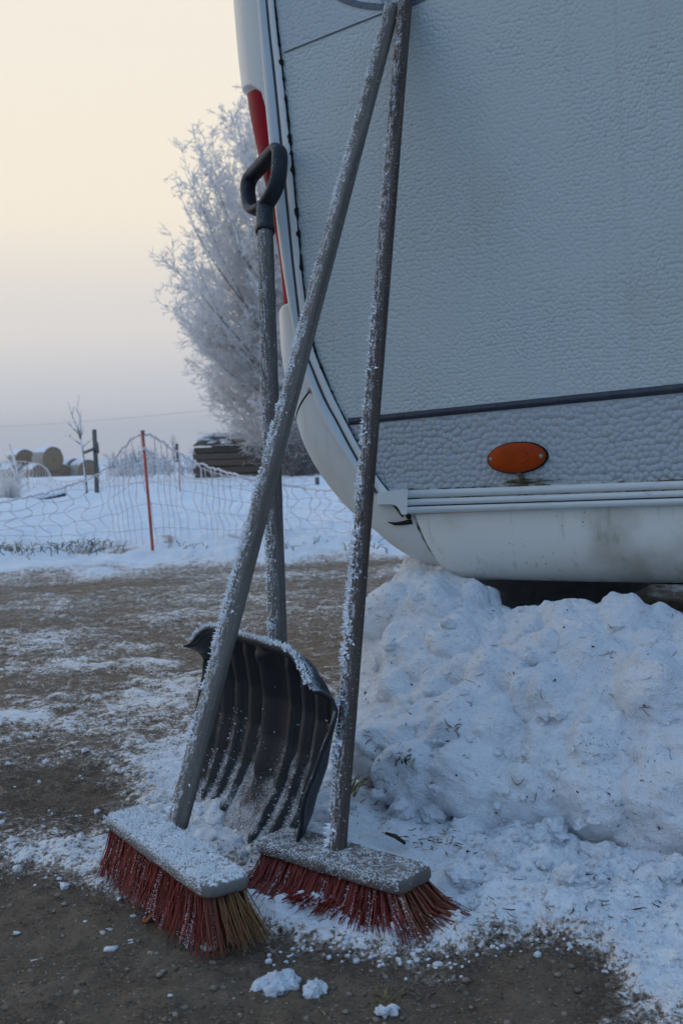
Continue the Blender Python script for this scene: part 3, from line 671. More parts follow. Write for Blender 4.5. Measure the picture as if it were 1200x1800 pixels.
def broom(label, cFL, cFR, cBL, zFL, zFR, thick_, handle_px, top, r0_, r1_, hmat, bmat, tanfun, blen, splay, nfrost, Lfrost, frostp):
    FL = atz(*cFL, zFL); FR = atz(*cFR, zFR); d1 = nrm(FR - FL); L = np.linalg.norm(FR - FL); BL = atz(*cBL, zFL)
    d2 = BL - FL; d2 = nrm(d2 - d1 * (d2 @ d1)); n_ = np.cross(d1, d2); n_ = n_ * np.sign(n_[2]); Wd = abs((BL - FL) @ d2)
    cen = (FL + FR) / 2 + d2 * Wd / 2 - n_ * thick_ / 2
    root = empty('broom', (cen[0], cen[1], 0)); tag(root, label, 'broom', 'brooms leaning on the caravan')
    rc_ = .016; ol_ = []
    for sx_, sy_, a_ in ((1, 1, 0), (-1, 1, 90), (-1, -1, 180), (1, -1, 270)):
        for k in range(7):
            t_ = math.radians(a_ + 15 * k); ol_.append((sx_ * (L / 2 - rc_) + rc_ * math.cos(t_), sy_ * (Wd / 2 - rc_) + rc_ * math.sin(t_)))
    dense = []
    for k in range(len(ol_)):
        p_, q_ = A(ol_[k]), A(ol_[(k + 1) % len(ol_)]); m_ = max(1, int(np.linalg.norm(q_ - p_) / .008)); dense += [p_ + (q_ - p_) * j / m_ for j in range(m_)]
    dense = A(dense); no_ = len(dense); lay = []
    for z_, in_ in ((-.5, .006), (-.42, .002), (-.2, 0), (.15, .0), (.34, .0008), (.45, .0028), (.5, .0065), (.5, .02)):
        o2 = dense * (1 - 2 * in_ / A([L, Wd])); lay.append(cen + o2[:, :1] * d1 + o2[:, 1:] * d2 + n_ * (z_ * thick_))
    V = np.concatenate(lay); V = V + nrm(V - cen) * (.0013 * fbm(V * 55, 3))[:, None]; Fq = [gridf(8, no_, True), np.arange(no_)[::-1][None], (np.arange(no_) + 7 * no_)[None]]
    # rounded corners in plan
    mesh('head', V, Fq, bmat, root)
    # handle
    hb_ = atz(*handle_px, float(cen[2] + thick_ / 2)); h0 = hb_ - (top - hb_) * .012
    handle_mesh(h0, top, r0_, r1_, hmat, root); handle_frost(hb_, top, r0_, r1_, root, *frostp)
    # bristles
    mb = MB(); tn = []; rd = []; fr_P = []; fr_D = []
    nl, nw_, nb_ = 26, 6, 13
    for i in range(nl):
        for j in range(nw_):
            for k in range(nb_):
                a = (i + .5) / nl * 2 - 1; b = (j + .5) / nw_ * 2 - 1
                p = cen + d1 * (a * L * .475 + random.gauss(0, .0016)) + d2 * (b * Wd * .42 + random.gauss(0, .0016)) - n_ * (thick_ / 2 - .003)
                dr = -n_ + d1 * (splay[0] * max(a, a * .25) + splay[1] * max(0, a) ** 4 + random.gauss(0, .09)) + d2 * (b * splay[2] + splay[3] + random.gauss(0, .10))
                dr = nrm(dr); ln = blen * random.uniform(.82, 1.06); curl = nrm(d1 * (splay[0] * a + splay[4] + random.gauss(0, .3)) + d2 * (b * splay[2] + splay[3] + random.gauss(0, .3))) * ln * .10
                P = [p, p + dr * ln * .5, p + dr * ln + curl]
                gzv = float(ground_z(P[2][0], P[2][1]))
                if P[2][2] < gzv - .004:
                    over = gzv - P[2][2]; P[2] = P[2] + A([0, 0, over]) + nrm(dr * A([1, 1, 0]) + 1e-6) * over * .7; P[1] = P[1] + nrm(dr * A([1, 1, 0]) + 1e-6) * over * .25
                v, f = tube(P, [.00085, .0008, .00055], 3, False); mb.add(v, f)
                kf = tanfun(a, b); tn += [kf] * len(v); rd += [random.random()] * len(v)
                if random.random() < (.05 if b > -.6 else .17):
                    m_ = 26; tq = np.linspace(.15, 1, m_)[:, None]; pp = np.where(tq < .5, P[0] + (P[1] - P[0]) * tq * 2, P[1] + (P[2] - P[1]) * (tq * 2 - 1)); fr_P.append(pp); fr_D.append(rng.normal(size=(m_, 3)) * .7 + A([-.6, -.4, .3]))
    V = np.concatenate(mb.v); o_ = mesh('bristles', V, mb.f, bris_m, root, True, None, {'tan': tn, 'rnd': rd}); o_['kind'] = 'stuff'
    # frost needles on the head and on some bristles
    mbf = MB(); n = nfrost; a = rng.uniform(-.5, .5, n); b = rng.uniform(-.5, .5, n)
    cr_ = np.hypot(np.maximum(np.abs(a) * L - (L / 2 - rc_), 0), np.maximum(np.abs(b) * Wd - (Wd / 2 - rc_), 0)) < rc_ * .9; a, b = a[cr_], b[cr_]
    P = cen + d1 * (a * L * .985)[:, None] + d2 * (b * Wd * .97)[:, None] + n_ * (thick_ / 2 - .0006)
    hole = np.linalg.norm(P - hb_, axis=1) > r0_ * 1.0
    cl = .6 + .5 * fbm(P * 90, 3); P = P[hole]; cl = np.clip(cl[hole], .25, 1.3)
    Ls = rng.uniform(Lfrost[0], Lfrost[1], len(P)) * cl; mbf.add(*spikes(P, n_ + rng.normal(0, .55, (len(P), 3)), Ls, .0004 + Ls * .075))
    n = nfrost // 6; a = rng.uniform(-.5, .5, n); P = cen + d1 * (a * L * .97)[:, None] - d2 * (Wd * .497) + n_ * (rng.beta(3, 1, n) * thick_ - thick_ / 2)[:, None]
    Ls = rng.uniform(.0008, .0025, n); mbf.add(*spikes(P, -d2 + rng.normal(0, .6, (n, 3)), Ls, .0006))
    if fr_P:
        P = np.concatenate(fr_P); D = np.concatenate(fr_D); Ls = rng.uniform(.001, .004, len(P)); mbf.add(*spikes(P, D, Ls, .0007))
    f = mbf.build('frost', frost_m, root, False); f['kind'] = 'stuff'
    return root, cen, (d1, d2, n_, L, Wd)
topL = W(690, 10, .018); topR = W(713, -14, .014)
br1 = broom('frost covered broom with pale grey handle, left of the two, bristles partly tan', (180, 1430), (357, 1559), (222, 1391), .085, .081, .018, (313, 1443), topL, .0142, .0130, grey_wood, block1,
            lambda a, b: max(0, min(1, (a - .86) * 9 + b * .9 + random.gauss(0, .2))), .064, (.12, .55, .32, .02, .30), 6500, (.003, .0090), (3000, 1500, (1.3, 1.1), (.002, .0065)))
br2 = broom('broom with dark brown handle and grey head, between shovel and snow heap, all bristles red', (443, 1476), (704, 1553), (484, 1441), .066, .062, .018, (592, 1489), topR, .0118, .0122, brown_wood, block2,
            lambda a, b: max(0, min(.75, (a - .86) * 4 + random.gauss(0, .15))), .066, (.32, .85, .42, -.10, .5), 6000, (.0012, .0042), (1200, 2300, (1, 2.1), (.0025, .0075)))

# snow shovel
BLp = gpt(346, 1392); wd = nrm(A([.39, -.92, 0])); nbv = A([-.92, -.39, 0]); SW = .45; SH = .285
cb = BLp + wd * SW / 2; cb[2] = 0
shov = empty('snow_shovel', (cb[0], cb[1], 0)); tag(shov, 'black plastic snow shovel with ribbed blade and D grip leaning on the caravan corner', 'snow shovel')
ns_, nz_ = 150, 90
sv = np.linspace(-1, 1, ns_)[:, None]; zv = np.linspace(0, 1, nz_)[None]
prof = np.interp(zv[0], [0, .12, .3, .5, .7, .86, .94, .985, 1], [.012, -.016, -.046, -.064, -.070, -.066, -.056, -.042, -.030])
from_s = np.clip(np.abs(sv), 0, 1); side = .030 * sst(.84, 1.0, from_s) * (.4 + .6 * sst(.05, .5, zv)) * (1 - .9 * sst(.35, 1, zv)) + .022 * from_s ** 2 * sst(0, .4, zv)
rib = 0
for c_ in (-.74, -.53, -.32, .30, .52, .74): rib = rib + .0085 * (sst(-.075, -.03, sv - c_) * sst(.035, .02, sv - c_))
rib = rib * sst(.02, .10, zv) * sst(.97, .86, zv) * 1.3
sock = .022 * np.exp(-((sv - .0) / .10) ** 2) * sst(.10, .4, zv) * sst(1.0, .9, zv) 
ff = prof[None] + side + rib + sock - .036 * np.maximum(sv, 0) * zv + .020 * np.maximum(-sv, 0) * zv
zz = zv * SH * (1 - .13 * sst(.55, 1.0, from_s) * sst(.6, 1, zv)) - .03 * (1 - from_s ** 2) * sst(.9, 1.0, zv) * 0 + 0 * sv
wx = sv * SW / 2 * (1 - .03 * (1 - zv)) * (1 - .06 * sst(.75, 1, zv) * sst(.7, 1, from_s))
zz = zz + .018 * sst(.35, 0, from_s) * sst(.85, 1, zv) * 0
Vb = cb + wd * wx[..., None] + nbv * ff[..., None] + A([0, 0, 1.0]) * (zz + .004)[..., None]
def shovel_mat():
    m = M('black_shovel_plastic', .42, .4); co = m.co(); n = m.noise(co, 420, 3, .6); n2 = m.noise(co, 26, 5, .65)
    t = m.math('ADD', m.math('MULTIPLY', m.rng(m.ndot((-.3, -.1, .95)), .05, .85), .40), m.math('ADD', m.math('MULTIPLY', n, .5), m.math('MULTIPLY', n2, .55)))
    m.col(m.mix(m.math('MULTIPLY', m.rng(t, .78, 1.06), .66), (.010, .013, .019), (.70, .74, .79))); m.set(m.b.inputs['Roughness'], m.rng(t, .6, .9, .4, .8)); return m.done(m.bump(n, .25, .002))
shov_m = shovel_mat()
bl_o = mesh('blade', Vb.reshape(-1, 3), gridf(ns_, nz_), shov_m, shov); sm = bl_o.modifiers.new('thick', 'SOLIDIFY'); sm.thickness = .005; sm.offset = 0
# rolled lip along the top
lp = Vb[:, -1]; V, Fq = tube(lp[2:-2] + nbv * .001, .0060 * np.clip(np.minimum(np.arange(ns_ - 4), np.arange(ns_ - 4)[::-1]) / 14, .35, 1), 10); mesh('blade_lip', V, Fq, shov_m, shov)
# shaft
hx, hy = 480, 1140
pa = cb - nbv * .108 + A([0, 0, .19]); pt = at(466, 400, 2.02)
pa = cb - nbv * .104 - wd * .022 + A([-.0250, 0, .19])
# socket on the back of the blade
V, Fq = tube(A([pa - (pt - pa) * .03, pa, pa + (pt - pa) * .05]), [.010, .0175, .0175], 16); mesh('socket', V, Fq, shov_m, shov)
handle_mesh(pa, pt, .0142, .0142, shaft_m, shov, name='shaft', bend=.0)
handle_frost(pa + (pt - pa) * .05, pt, .0142, .0142, shov, 900, 1100, (1, 1.8), (.002, .005))
# D grip
gd = nrm(pt - pa); gw = nrm(A([.56, -.83, 0]) - gd * (A([.56, -.83, 0]) @ gd)); gn = np.cross(gd, gw)
gb = pt - gd * .012
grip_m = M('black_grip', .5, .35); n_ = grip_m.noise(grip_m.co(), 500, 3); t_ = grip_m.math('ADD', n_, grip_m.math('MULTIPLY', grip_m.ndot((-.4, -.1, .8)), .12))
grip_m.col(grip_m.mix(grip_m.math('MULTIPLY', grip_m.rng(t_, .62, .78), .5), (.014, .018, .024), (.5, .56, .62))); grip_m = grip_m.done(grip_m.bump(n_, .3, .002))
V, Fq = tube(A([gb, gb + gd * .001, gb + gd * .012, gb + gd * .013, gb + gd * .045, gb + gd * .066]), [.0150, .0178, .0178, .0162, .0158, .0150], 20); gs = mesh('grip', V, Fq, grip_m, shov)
g0 = gb + gd * .060
hw = .052
path = [(-.004, .000), (-.030, .010), (-.047, .030), (-.053, .055), (-.055, .084), (-.046, .098), (-.022, .100), (.022, .100), (.046, .098), (.055, .084), (.053, .055), (.047, .030), (.030, .010), (.004, .0)]
cp = crom(A(path), np.linspace(0, len(path) - 1, 90)); cc = g0 + gw * cp[:, :1] + gd * cp[:, 1:2]
tg = nrm(np.gradient(cc, axis=0)); mbg = []
for i in range(90):
    tq = i / 89; bar = math.exp(-((tq - .5) / .13) ** 2); wn_ = .0155 - .002 * bar; wi = .0088 + .0055 * bar
    inn = np.cross(tg[i], gn); a_ = np.linspace(0, 2 * np.pi, 16, endpoint=False)
    sq = lambda v: np.sign(v) * np.abs(v) ** .75
    mbg.append(cc[i] + sq(np.cos(a_))[:, None] * gn * wn_ + sq(np.sin(a_))[:, None] * inn * wi)
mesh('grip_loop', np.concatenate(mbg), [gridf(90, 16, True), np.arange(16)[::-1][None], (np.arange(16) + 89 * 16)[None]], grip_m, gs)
# frost on lip and ribs
mb = MB(); n = 700; i = rng.integers(6, ns_ - 6, n); P = lp[i] + nbv * (.004 + rng.uniform(-.005, .005, n))[:, None] + A([0, 0, .0062]) + rng.normal(0, .0012, (n, 3)); Ls = rng.uniform(.0015, .0055, n)
mb.add(*spikes(P, A([-.1, 0, 1.0]) + rng.normal(0, .6, (n, 3)), Ls, Ls * .22 + .0005))
n = 1800; i = rng.integers(3, ns_ - 3, n); j = np.clip((rng.beta(1, 2.2, n) * nz_).astype(int), 1, nz_ - 8); P = Vb[i, j] + rng.normal(0, .0015, (n, 3)) + nbv * .0028
kp = fbm(P * 26, 4) + rng.normal(0, .25, n) > .30 + 1.3 * (P[:, 2] - .10) / .2; P = P[kp]; Ls = rng.uniform(.0008, .003, len(P)); mb.add(*spikes(P, nbv + A([0, 0, .5]) + rng.normal(0, .5, (len(P), 3)), Ls, Ls * .5))
fo = mb.build('frost', frost_m, shov, False); fo['kind'] = 'stuff'

# ------------------------------------------------------------------ loose snow, stones, litter
iv, if_ = ico(3); iv2, if2 = ico(2); iv1, if1 = ico(1)
def clod(c, r, seed, base=(iv, if_), flat_=.8):
    v, f = base; q = v * A([1, 1, flat_]); dd = 1 + .42 * fbm(v * 1.5 + seed, 3) + .16 * fbm(v * 4.5 + seed, 3); return c + q * dd[:, None] * r, f
mb = MB(); cnt = 0
for _ in range(6000):
    px, py = random.uniform(420, 1300), random.uniform(1400, 1720); p = atz(px, py, 0)
    cv = float(gcov(p[0], p[1]))
    if cv < .60 + random.uniform(-.25, .3): continue
    if 430 < px < 790 and 1470 < py < 1660: continue
    r = min(.022, .0016 * (1 / max(.02, random.random())) ** .62)
    if py > 1590 and r > .005: continue
    if px < 640 and r > .012: continue
    p[2] = float(ground_z(p[0], p[1])) + r * .08; v, f = clod(p, r, random.uniform(0, 90), (iv, if_) if r > .009 else (iv2, if2) if r > .005 else (iv1, if1)); mb.add(v, f); cnt += 1
    if cnt > 1900: break
for _ in range(420):
    px, py = random.uniform(0, 520), random.uniform(1330, 1600); p = atz(px, py, 0)
    if float(gcov(p[0], p[1])) < .5: continue
    r = .0012 * (1 / max(.05, random.random())) ** .55; p[2] = float(ground_z(p[0], p[1])) + r * .2; mb.add(*clod(p, r, random.uniform(0, 90), (iv1, if1)))
for _ in range(650):
    px, py = random.uniform(600, 1230), random.uniform(1020, 1500); q_, n_ = on_pile(px, py)
    if q_ is None: continue
    if vn(A([[q_[0] * 14, q_[1] * 14, q_[2] * 14]]))[0] < random.uniform(-.5, .7): continue
    r = min(.012, .0014 * (1 / max(.02, random.random())) ** .55); mb.add(*clod(q_ + n_ * r * .15, r, random.uniform(0, 90), (iv2, if2) if r > .005 else (iv1, if1), .8))
o = mb.build('snow_crumbs', snow_m, None, False); tag(o, 'loose crumbs of snow strewn round the heap and brooms', kind='stuff')
def snow_clump(px, py, parts, label):
    p = gpt(px, py); root_mb = MB()
    for dx, dy, r in parts:
        c = p + A([dx, dy, r * .35]); root_mb.add(*clod(c, r, random.uniform(0, 90)))
    o = root_mb.build('snow_clump', snow_m, None); 
    tag(o, label, 'snow clump', 'snow clumps lying on the ground'); return o
snow_clump(485, 1738, [(-.012, 0, .010), (.0, .004, .013), (.010, .010, .012), (.016, 0, .008), (-.004, -.010, .009), (-.02, -.006, .007), (.006, -.007, .008)], 'largest bright snow clump on the bare dirt before the brooms')
snow_clump(552, 1746, [(0, 0, .009), (.004, .008, .008), (-.004, -.006, .007), (.009, .001, .005)], 'small bright snow clump right beside the largest one on the dirt')
snow_clump(676, 1783, [(0, 0, .006), (.008, .004, .006), (-.006, .003, .004)], 'little flat snow clump near the lower edge with dry grass behind')
snow_clump(380, 1440, [(0, 0, .026), (.018, .012, .026), (-.018, .012, .018), (.03, -.015, .016), (.008, -.022, .016), (.0, .04, .02), (.035, .02, .016)], 'round snow clump behind the left broom head against the shovel blade')
snow_clump(365, 1668, [(0, 0, .007), (.006, .002, .005)], 'icy grey snow clump in front of the left broom bristles')
# stones
st_m = simple('grey_stone', (.21, .175, .14), .8, .2, .5, 40, .3); mb = MB()
for _ in range(1400):
    px, py = random.uniform(-60, 1260), random.uniform(1480, 1840); p = atz(px, py, 0)
    if float(gcov(p[0], p[1])) > .45: continue
    r = min(.0042, .0008 * (1 / max(.02, random.random())) ** .55); p[2] = float(ground_z(p[0], p[1])) + r * .15; mb.add(*clod(p, r, random.uniform(0, 99), (iv1, if1), .6))
o = mb.build('gravel', st_m); tag(o, 'fine grit and pebbles bedded in the dirt', kind='stuff')
fl_m = simple('ice_flake', (.50, .52, .54), .5, .3, .3, 90, .3); mb = MB()
for px, py, r in ((195, 1668, .010), (180, 1640, .006), (235, 1610, .005), (330, 1610, .008), (230, 1655, .006), (150, 1620, .004), (410, 1635, .005), (190, 1635, .007), (60, 1690, .006), (30, 1640, .006), (300, 1750, .004), (408, 1756, .004), (130, 1720, .004)):
    mb.add(*clod(gpt(px, py, .0003), r * .7, random.uniform(0, 99), (iv2, if2), .25))
o = mb.build('ice_flakes', fl_m); tag(o, 'thin trodden flakes of ice on the dirt', kind='stuff')
# straw and twigs
straw_m = simple('dry_straw', (.30, .22, .12), .8, .2, .4, 60); twig_m = simple('dark_twig', (.045, .032, .024), .85, .1, .4, 60)
ms_, mt_ = MB(), MB()
def bit(mb, p, nrm_, L, r, curl=.3):
    d = nrm(np.cross(nrm_, rng.normal(size=3))); k = nrm(np.cross(d, nrm_)); pts_ = [p + d * L * (s - .5) + k * curl * L * (s - .5) ** 2 + nrm_ * (.0012 + .25 * L * abs(curl) * random.uniform(0, 1) * s) for s in np.linspace(0, 1, 4)]
    mb.add(*tube(pts_, [r, r, r * .8, r * .4], 4))
for _ in range(75):
    px, py = random.uniform(600, 1200), random.uniform(1060, 1460); p, n_ = on_pile(px, py)
    if p is None: continue
    if random.random() < .5: bit(mt_, p, n_, random.uniform(.002, .007), random.uniform(.0005, .0013), .8)
    else: bit(ms_, p, n_, random.uniform(.006, .02), random.uniform(.0003, .0007))
for cx_, cy_, sx_, sy_, k in ((760, 1480, 60, 20, 70), (700, 1330, 14, 12, 22), (800, 1275, 10, 10, 10), (660, 1420, 25, 40, 30), (880, 1620, 50, 16, 26), (960, 1640, 90, 14, 16), (620, 1590, 90, 30, 26), (1120, 1540, 80, 40, 14), (440, 1540, 40, 30, 16), (680, 1760, 60, 26, 12), (870, 1565, 60, 30, 12), (1060, 1600, 60, 12, 12)):
    for _ in range(k):
        px, py = random.gauss(cx_, sx_), random.gauss(cy_, sy_); p, n_ = on_pile(px, py)
        g = gpt(px, py)
        if p is None or g[1] < p[1]: p = g; n_ = A([0, 0, 1.0])
        bit(mt_ if random.random() < .6 else ms_, p, n_, random.uniform(.004, .017), random.uniform(.0004, .0010), .6)
o = ms_.build('straw_litter', straw_m); tag(o, 'scattered bits of dry straw on the snow', kind='stuff')
o = mt_.build('twig_litter', twig_m); tag(o, 'scattered dark twigs and leaf crumbs on the snow', kind='stuff')
# the V of straw on the heap
mb = MB(); p, n_ = on_pile(908, 1378)
if p is not None:
    p = p + n_ * .003
    for px, py in ((897, 1361), (921, 1362)):
        e_, n2_ = on_pile(px, py); e_ = e_ + n_ * .006; mb.add(*tube([p, (p + e_) / 2 + n_ * .003, e_], [.0008, .0007, .0003], 5))
    o = mb.build('straw_stalk', straw_m); tag(o, 'forked V of dry straw lying on the snow heap', 'straw')
grass_m = simple('dry_grass', (.22, .19, .07), .8, .2, .35, 60)
def tuft(name, base, n, hgt, lean, label=None, cat=None, mat=grass_m, r=.0012, spread=.01, kind=None):
    mb = MB()
    for _ in range(n):
        b = base + A([random.gauss(0, spread), random.gauss(0, spread), 0]); d = A([random.gauss(lean[0], .35), random.gauss(lean[1], .35), 1.0]); h_ = hgt * random.uniform(.5, 1.1)
        mb.add(*tube([b, b + nrm(d) * h_ * .5, b + nrm(d) * h_ * .85 + A([d[0], d[1], -.3]) * h_ * .25], [r, r * .8, r * .2], 4))
    o = mb.build(name, mat); tag(o, label, cat, None, kind); return o
tuft('grass_tuft', gpt(614, 1398), 9, .055, (.5, 0), 'yellow dry grass tuft at the foot of the snow heap beside the dark broom handle', 'grass tuft', grass_m, .0016, .006)
tuft('grass_tuft', gpt(672, 1762), 8, .02, (.3, .2), 'short dry grass tuft in the dirt behind the little flat snow clump', 'grass tuft', grass_m, .0008, .008)
leaf_m = simple('orange_leaf', (.42, .14, .04), .7, .2, .3, 50)
p = gpt(265, 1621); lv = []
for i in range(7):
    for j in range(5):
        a_, b_ = i / 6 * 2 - 1, j / 4 * 2 - 1; wdt = math.sqrt(max(0, 1 - a_ * a_)) ; lv.append(p + A([a_ * .009, b_ * wdt * .006 + a_ * .003, .003 + .005 * (b_ * b_) + .003 * math.sin(3 * a_) + .002 * a_]))
o = mesh('fallen_leaf', A(lv), gridf(7, 5), leaf_m); sm = o.modifiers.new('thick', 'SOLIDIFY'); sm.thickness = .0006; tag(o, 'curled orange leaf on the dirt by the left broom', 'leaf')
# stick with snow near right broom
p1, p2 = gpt(678, 1476, .009), gpt(712, 1488, .004); stick_m = simple('wet_wood', (.06, .045, .035), .8, .2, .4, 50, .4)
V, Fq = tube([p1, (p1 + p2) / 2 + A([0, 0, .003]), p2], [.002, .0032, .002], 8); o = mesh('stick', V, Fq, stick_m); tag(o, 'short broken stick between dark broom head and snow heap', 'stick')

# frosted grass at the field edge
mb = MB(); mbf = MB(); rime_grass = simple('rimed_grass', (.19, .175, .14), .8, .2, .4, 30)
for cx_, cy_, sx_, k in ((25, 972, 32, 170), (125, 968, 22, 110), (170, 962, 20, 60), (340, 962, 20, 14), (560, 960, 60, 90), (620, 965, 40, 50)):
    for _ in range(k):
        px, py = random.gauss(cx_, sx_), random.gauss(cy_, 5); b = gpt(px, py); h_ = random.uniform(.02, .075); d = A([random.gauss(0, .6), random.gauss(0, .6), 1.0])
        mb.add(*tube([b, b + nrm(d) * h_ * .6, b + nrm(d) * h_ * .9 + A([d[0], d[1], -.6]) * h_ * .3], [.0028, .0022, .0008], 3, False))
o = mb.build('edge_grass', rime_grass); tag(o, 'rimed grass blades poking through snow along the field edge', kind='stuff')

# ------------------------------------------------------------------ netting fence
net_w = simple('rimed_cord', (.70, .66, .66), .8, .2, .15, 20); net_p = simple('faded_orange_cord', (.74, .63, .61), .8, .2, .2, 20); post_m = simple('orange_fence_post', (.42, .085, .055), .5, .4, .2, 10)
net_g = simple('thin_grey_wire', (.30, .31, .33), .8, .2, .15, 20)
def net_fence(label, stations, posts, rows_, step, rc, wav, thick_top):
    """stations: (px, top_y, base_y) along the fence"""
    st = A(stations, float); base = A([gpt(x + dx, yb_) for x, yt, yb_, dx in st]); root = empty('netting_fence', base[len(base) // 2]); tag(root, label, 'fence')
    tops = A([at(x, yt, b[1]) for (x, yt, yb_, dx), b in zip(st, base)])
    tq = np.linspace(0, len(st) - 1, 26 * (len(st) - 1) + 1); Tp = crom(tops, tq); Bp = crom(base, tq)
    seg = np.concatenate([[0], np.cumsum(np.linalg.norm(np.diff(Bp, axis=0), axis=1))]); L = seg[-1]; n = int(L / step)
    cord = MB(); cord.add(*tube(Tp + rng.normal(0, .004, Tp.shape), rc * thick_top, 5)); cord.build('top_cord', net_w, root)
    hor = MB()
    for r in rows_:
        q = Bp + (Tp - Bp) * r; q = q + np.stack([0 * tq, 0 * tq, .012 * fbm(np.stack([tq * 3, 0 * tq + r * 9, 0 * tq], 1), 2)], 1); hor.add(*tube(q, rc * .45, 4))
    hor.build('wire_rows', net_g, root)
    vert = MB(); 
    for k in range(n):
        s0 = (k + .5) * step; f = lambda arr: A([np.interp(s0, seg, arr[:, c]) for c in range(3)])
        b, t = f(Bp), f(Tp); tan = nrm(A([np.interp(s0 + .05, seg, Bp[:, c]) for c in range(3)]) - b + 1e-9); hh_ = t[2] - b[2]; slack = max(0, .78 - hh_)
        pts_ = []; ph = random.uniform(0, 6)
        for z in np.linspace(0, 1, 15):
            off = wav * slack * math.sin(z * 9 + ph * .25) * math.sin(np.pi * z) + .05 * slack * math.sin(z * 19 + ph); pts_.append(b + (t - b) * z + tan * (off + .16 * slack * (1 - z)))
        vert.add(*tube(pts_, np.linspace(rc * .8, rc * 1.25, 15), 4, False))
        kn = f(Bp) + (f(Tp) - f(Bp)) * .0
        for r in rows_:
            pp = A(pts_)[int(r * 14)]; vert.add(pp + iv1 * rc * 1.5, if1)
    o_ = vert.build('vertical_cords', net_p, root); o_['kind'] = 'stuff'
    for px, yt, yb_, dx in posts:
        b = gpt(px + dx, yb_); t = at(px, yt, b[1]); po = mesh('post', *tube([b - (t - b) * .05, b, t], [.0085, .0085, .0078], 8), post_m, root)
        V_, F_ = tube([t, t + (t - b) * .012, t + (t - b) * .02], [.012, .013, .008], 8); mesh('post_cap', V_, F_, net_g, po)
        V_, F_ = tube([b + (t - b) * .84, b + (t - b) * .87], [.0135, .0135], 8); mesh('clip', V_, F_, net_w, po)
    return root
net_fence('near sagging fence of pale netting held up by a leaning red pole', [(-330, 880, 965, 0), (-90, 890, 957, 3), (0, 884, 955, 3), (108, 858, 955, 5), (179, 829, 956, 9), (250, 764, 957, 18), (330, 806, 950, 12), (430, 840, 947, 8), (520, 856, 945, 4), (600, 864, 945, 3), (720, 862, 945, 3)], [(251, 760, 958, 17)], (.15, .36, .57, .78), .105, .0023, .08, 2.6)
net_fence('farther line of pale netting with two short orange poles', [(-150, 815, 862, 0), (47, 812, 864, 0), (100, 845, 868, 0), (160, 838, 868, 0), (230, 818, 866, 0), (314, 808, 864, 2), (380, 832, 862, 0), (450, 842, 860, 0), (560, 838, 858, 0)], [(314, 806, 864, 3), (48, 812, 866, 2)], (.3, .65), .19, .005, .12, 1.5)

# ------------------------------------------------------------------ trees
def bark(name, c, fr):
    m = M(name, .85, .15); n = m.noise(m.co(), 14, 5, .7); t = m.math('ADD', m.math('MULTIPLY', n, .7), m.math('MULTIPLY', m.rng(m.ndot((-.5, -.3, .8)), -.6, .8), fr))
    m.col(m.mix(m.rng(t, .38, .60), c, (.78, .80, .84))); return m.done()
bark_m = bark('frosted_bark', (.10, .085, .075), .25); twigf_m = bark('rime_coated_twigs', (.52, .51, .52), .62)
_n = twigf_m.node_tree; _o = [q for q in _n.nodes if q.type == 'OUTPUT_MATERIAL'][0]; _b = _n.nodes['Principled BSDF']
_t = _n.nodes.new('ShaderNodeBsdfTranslucent'); _t.inputs[0].default_value = (.96, .93, .90, 1); _x = _n.nodes.new('ShaderNodeMixShader'); _x.inputs[0].default_value = .7
_n.links.new(_b.outputs[0], _x.inputs[1]); _n.links.new(_t.outputs[0], _x.inputs[2]); _n.links.new(_x.outputs[0], _o.inputs[0])
def tri_tubes(S0, S1, Ra, Rb):
    n = len(S0); D = nrm(S1 - S0); x = nrm(np.cross(D, nrm(rng.normal(size=(n, 3))))); y = np.cross(D, x); V = np.empty((n, 6, 3))
    for k in range(3):
        a = 2 * np.pi * k / 3; o_ = math.cos(a) * x + math.sin(a) * y; V[:, k] = S0 + o_ * Ra[:, None]; V[:, 3 + k] = S1 + o_ * Rb[:, None]
    b = (np.arange(n) * 6)[:, None, None]; f = A([[0, 1, 4, 3], [1, 2, 5, 4], [2, 0, 3, 5]])[None] + b
    return V.reshape(-1, 3), f.reshape(-1, 4)
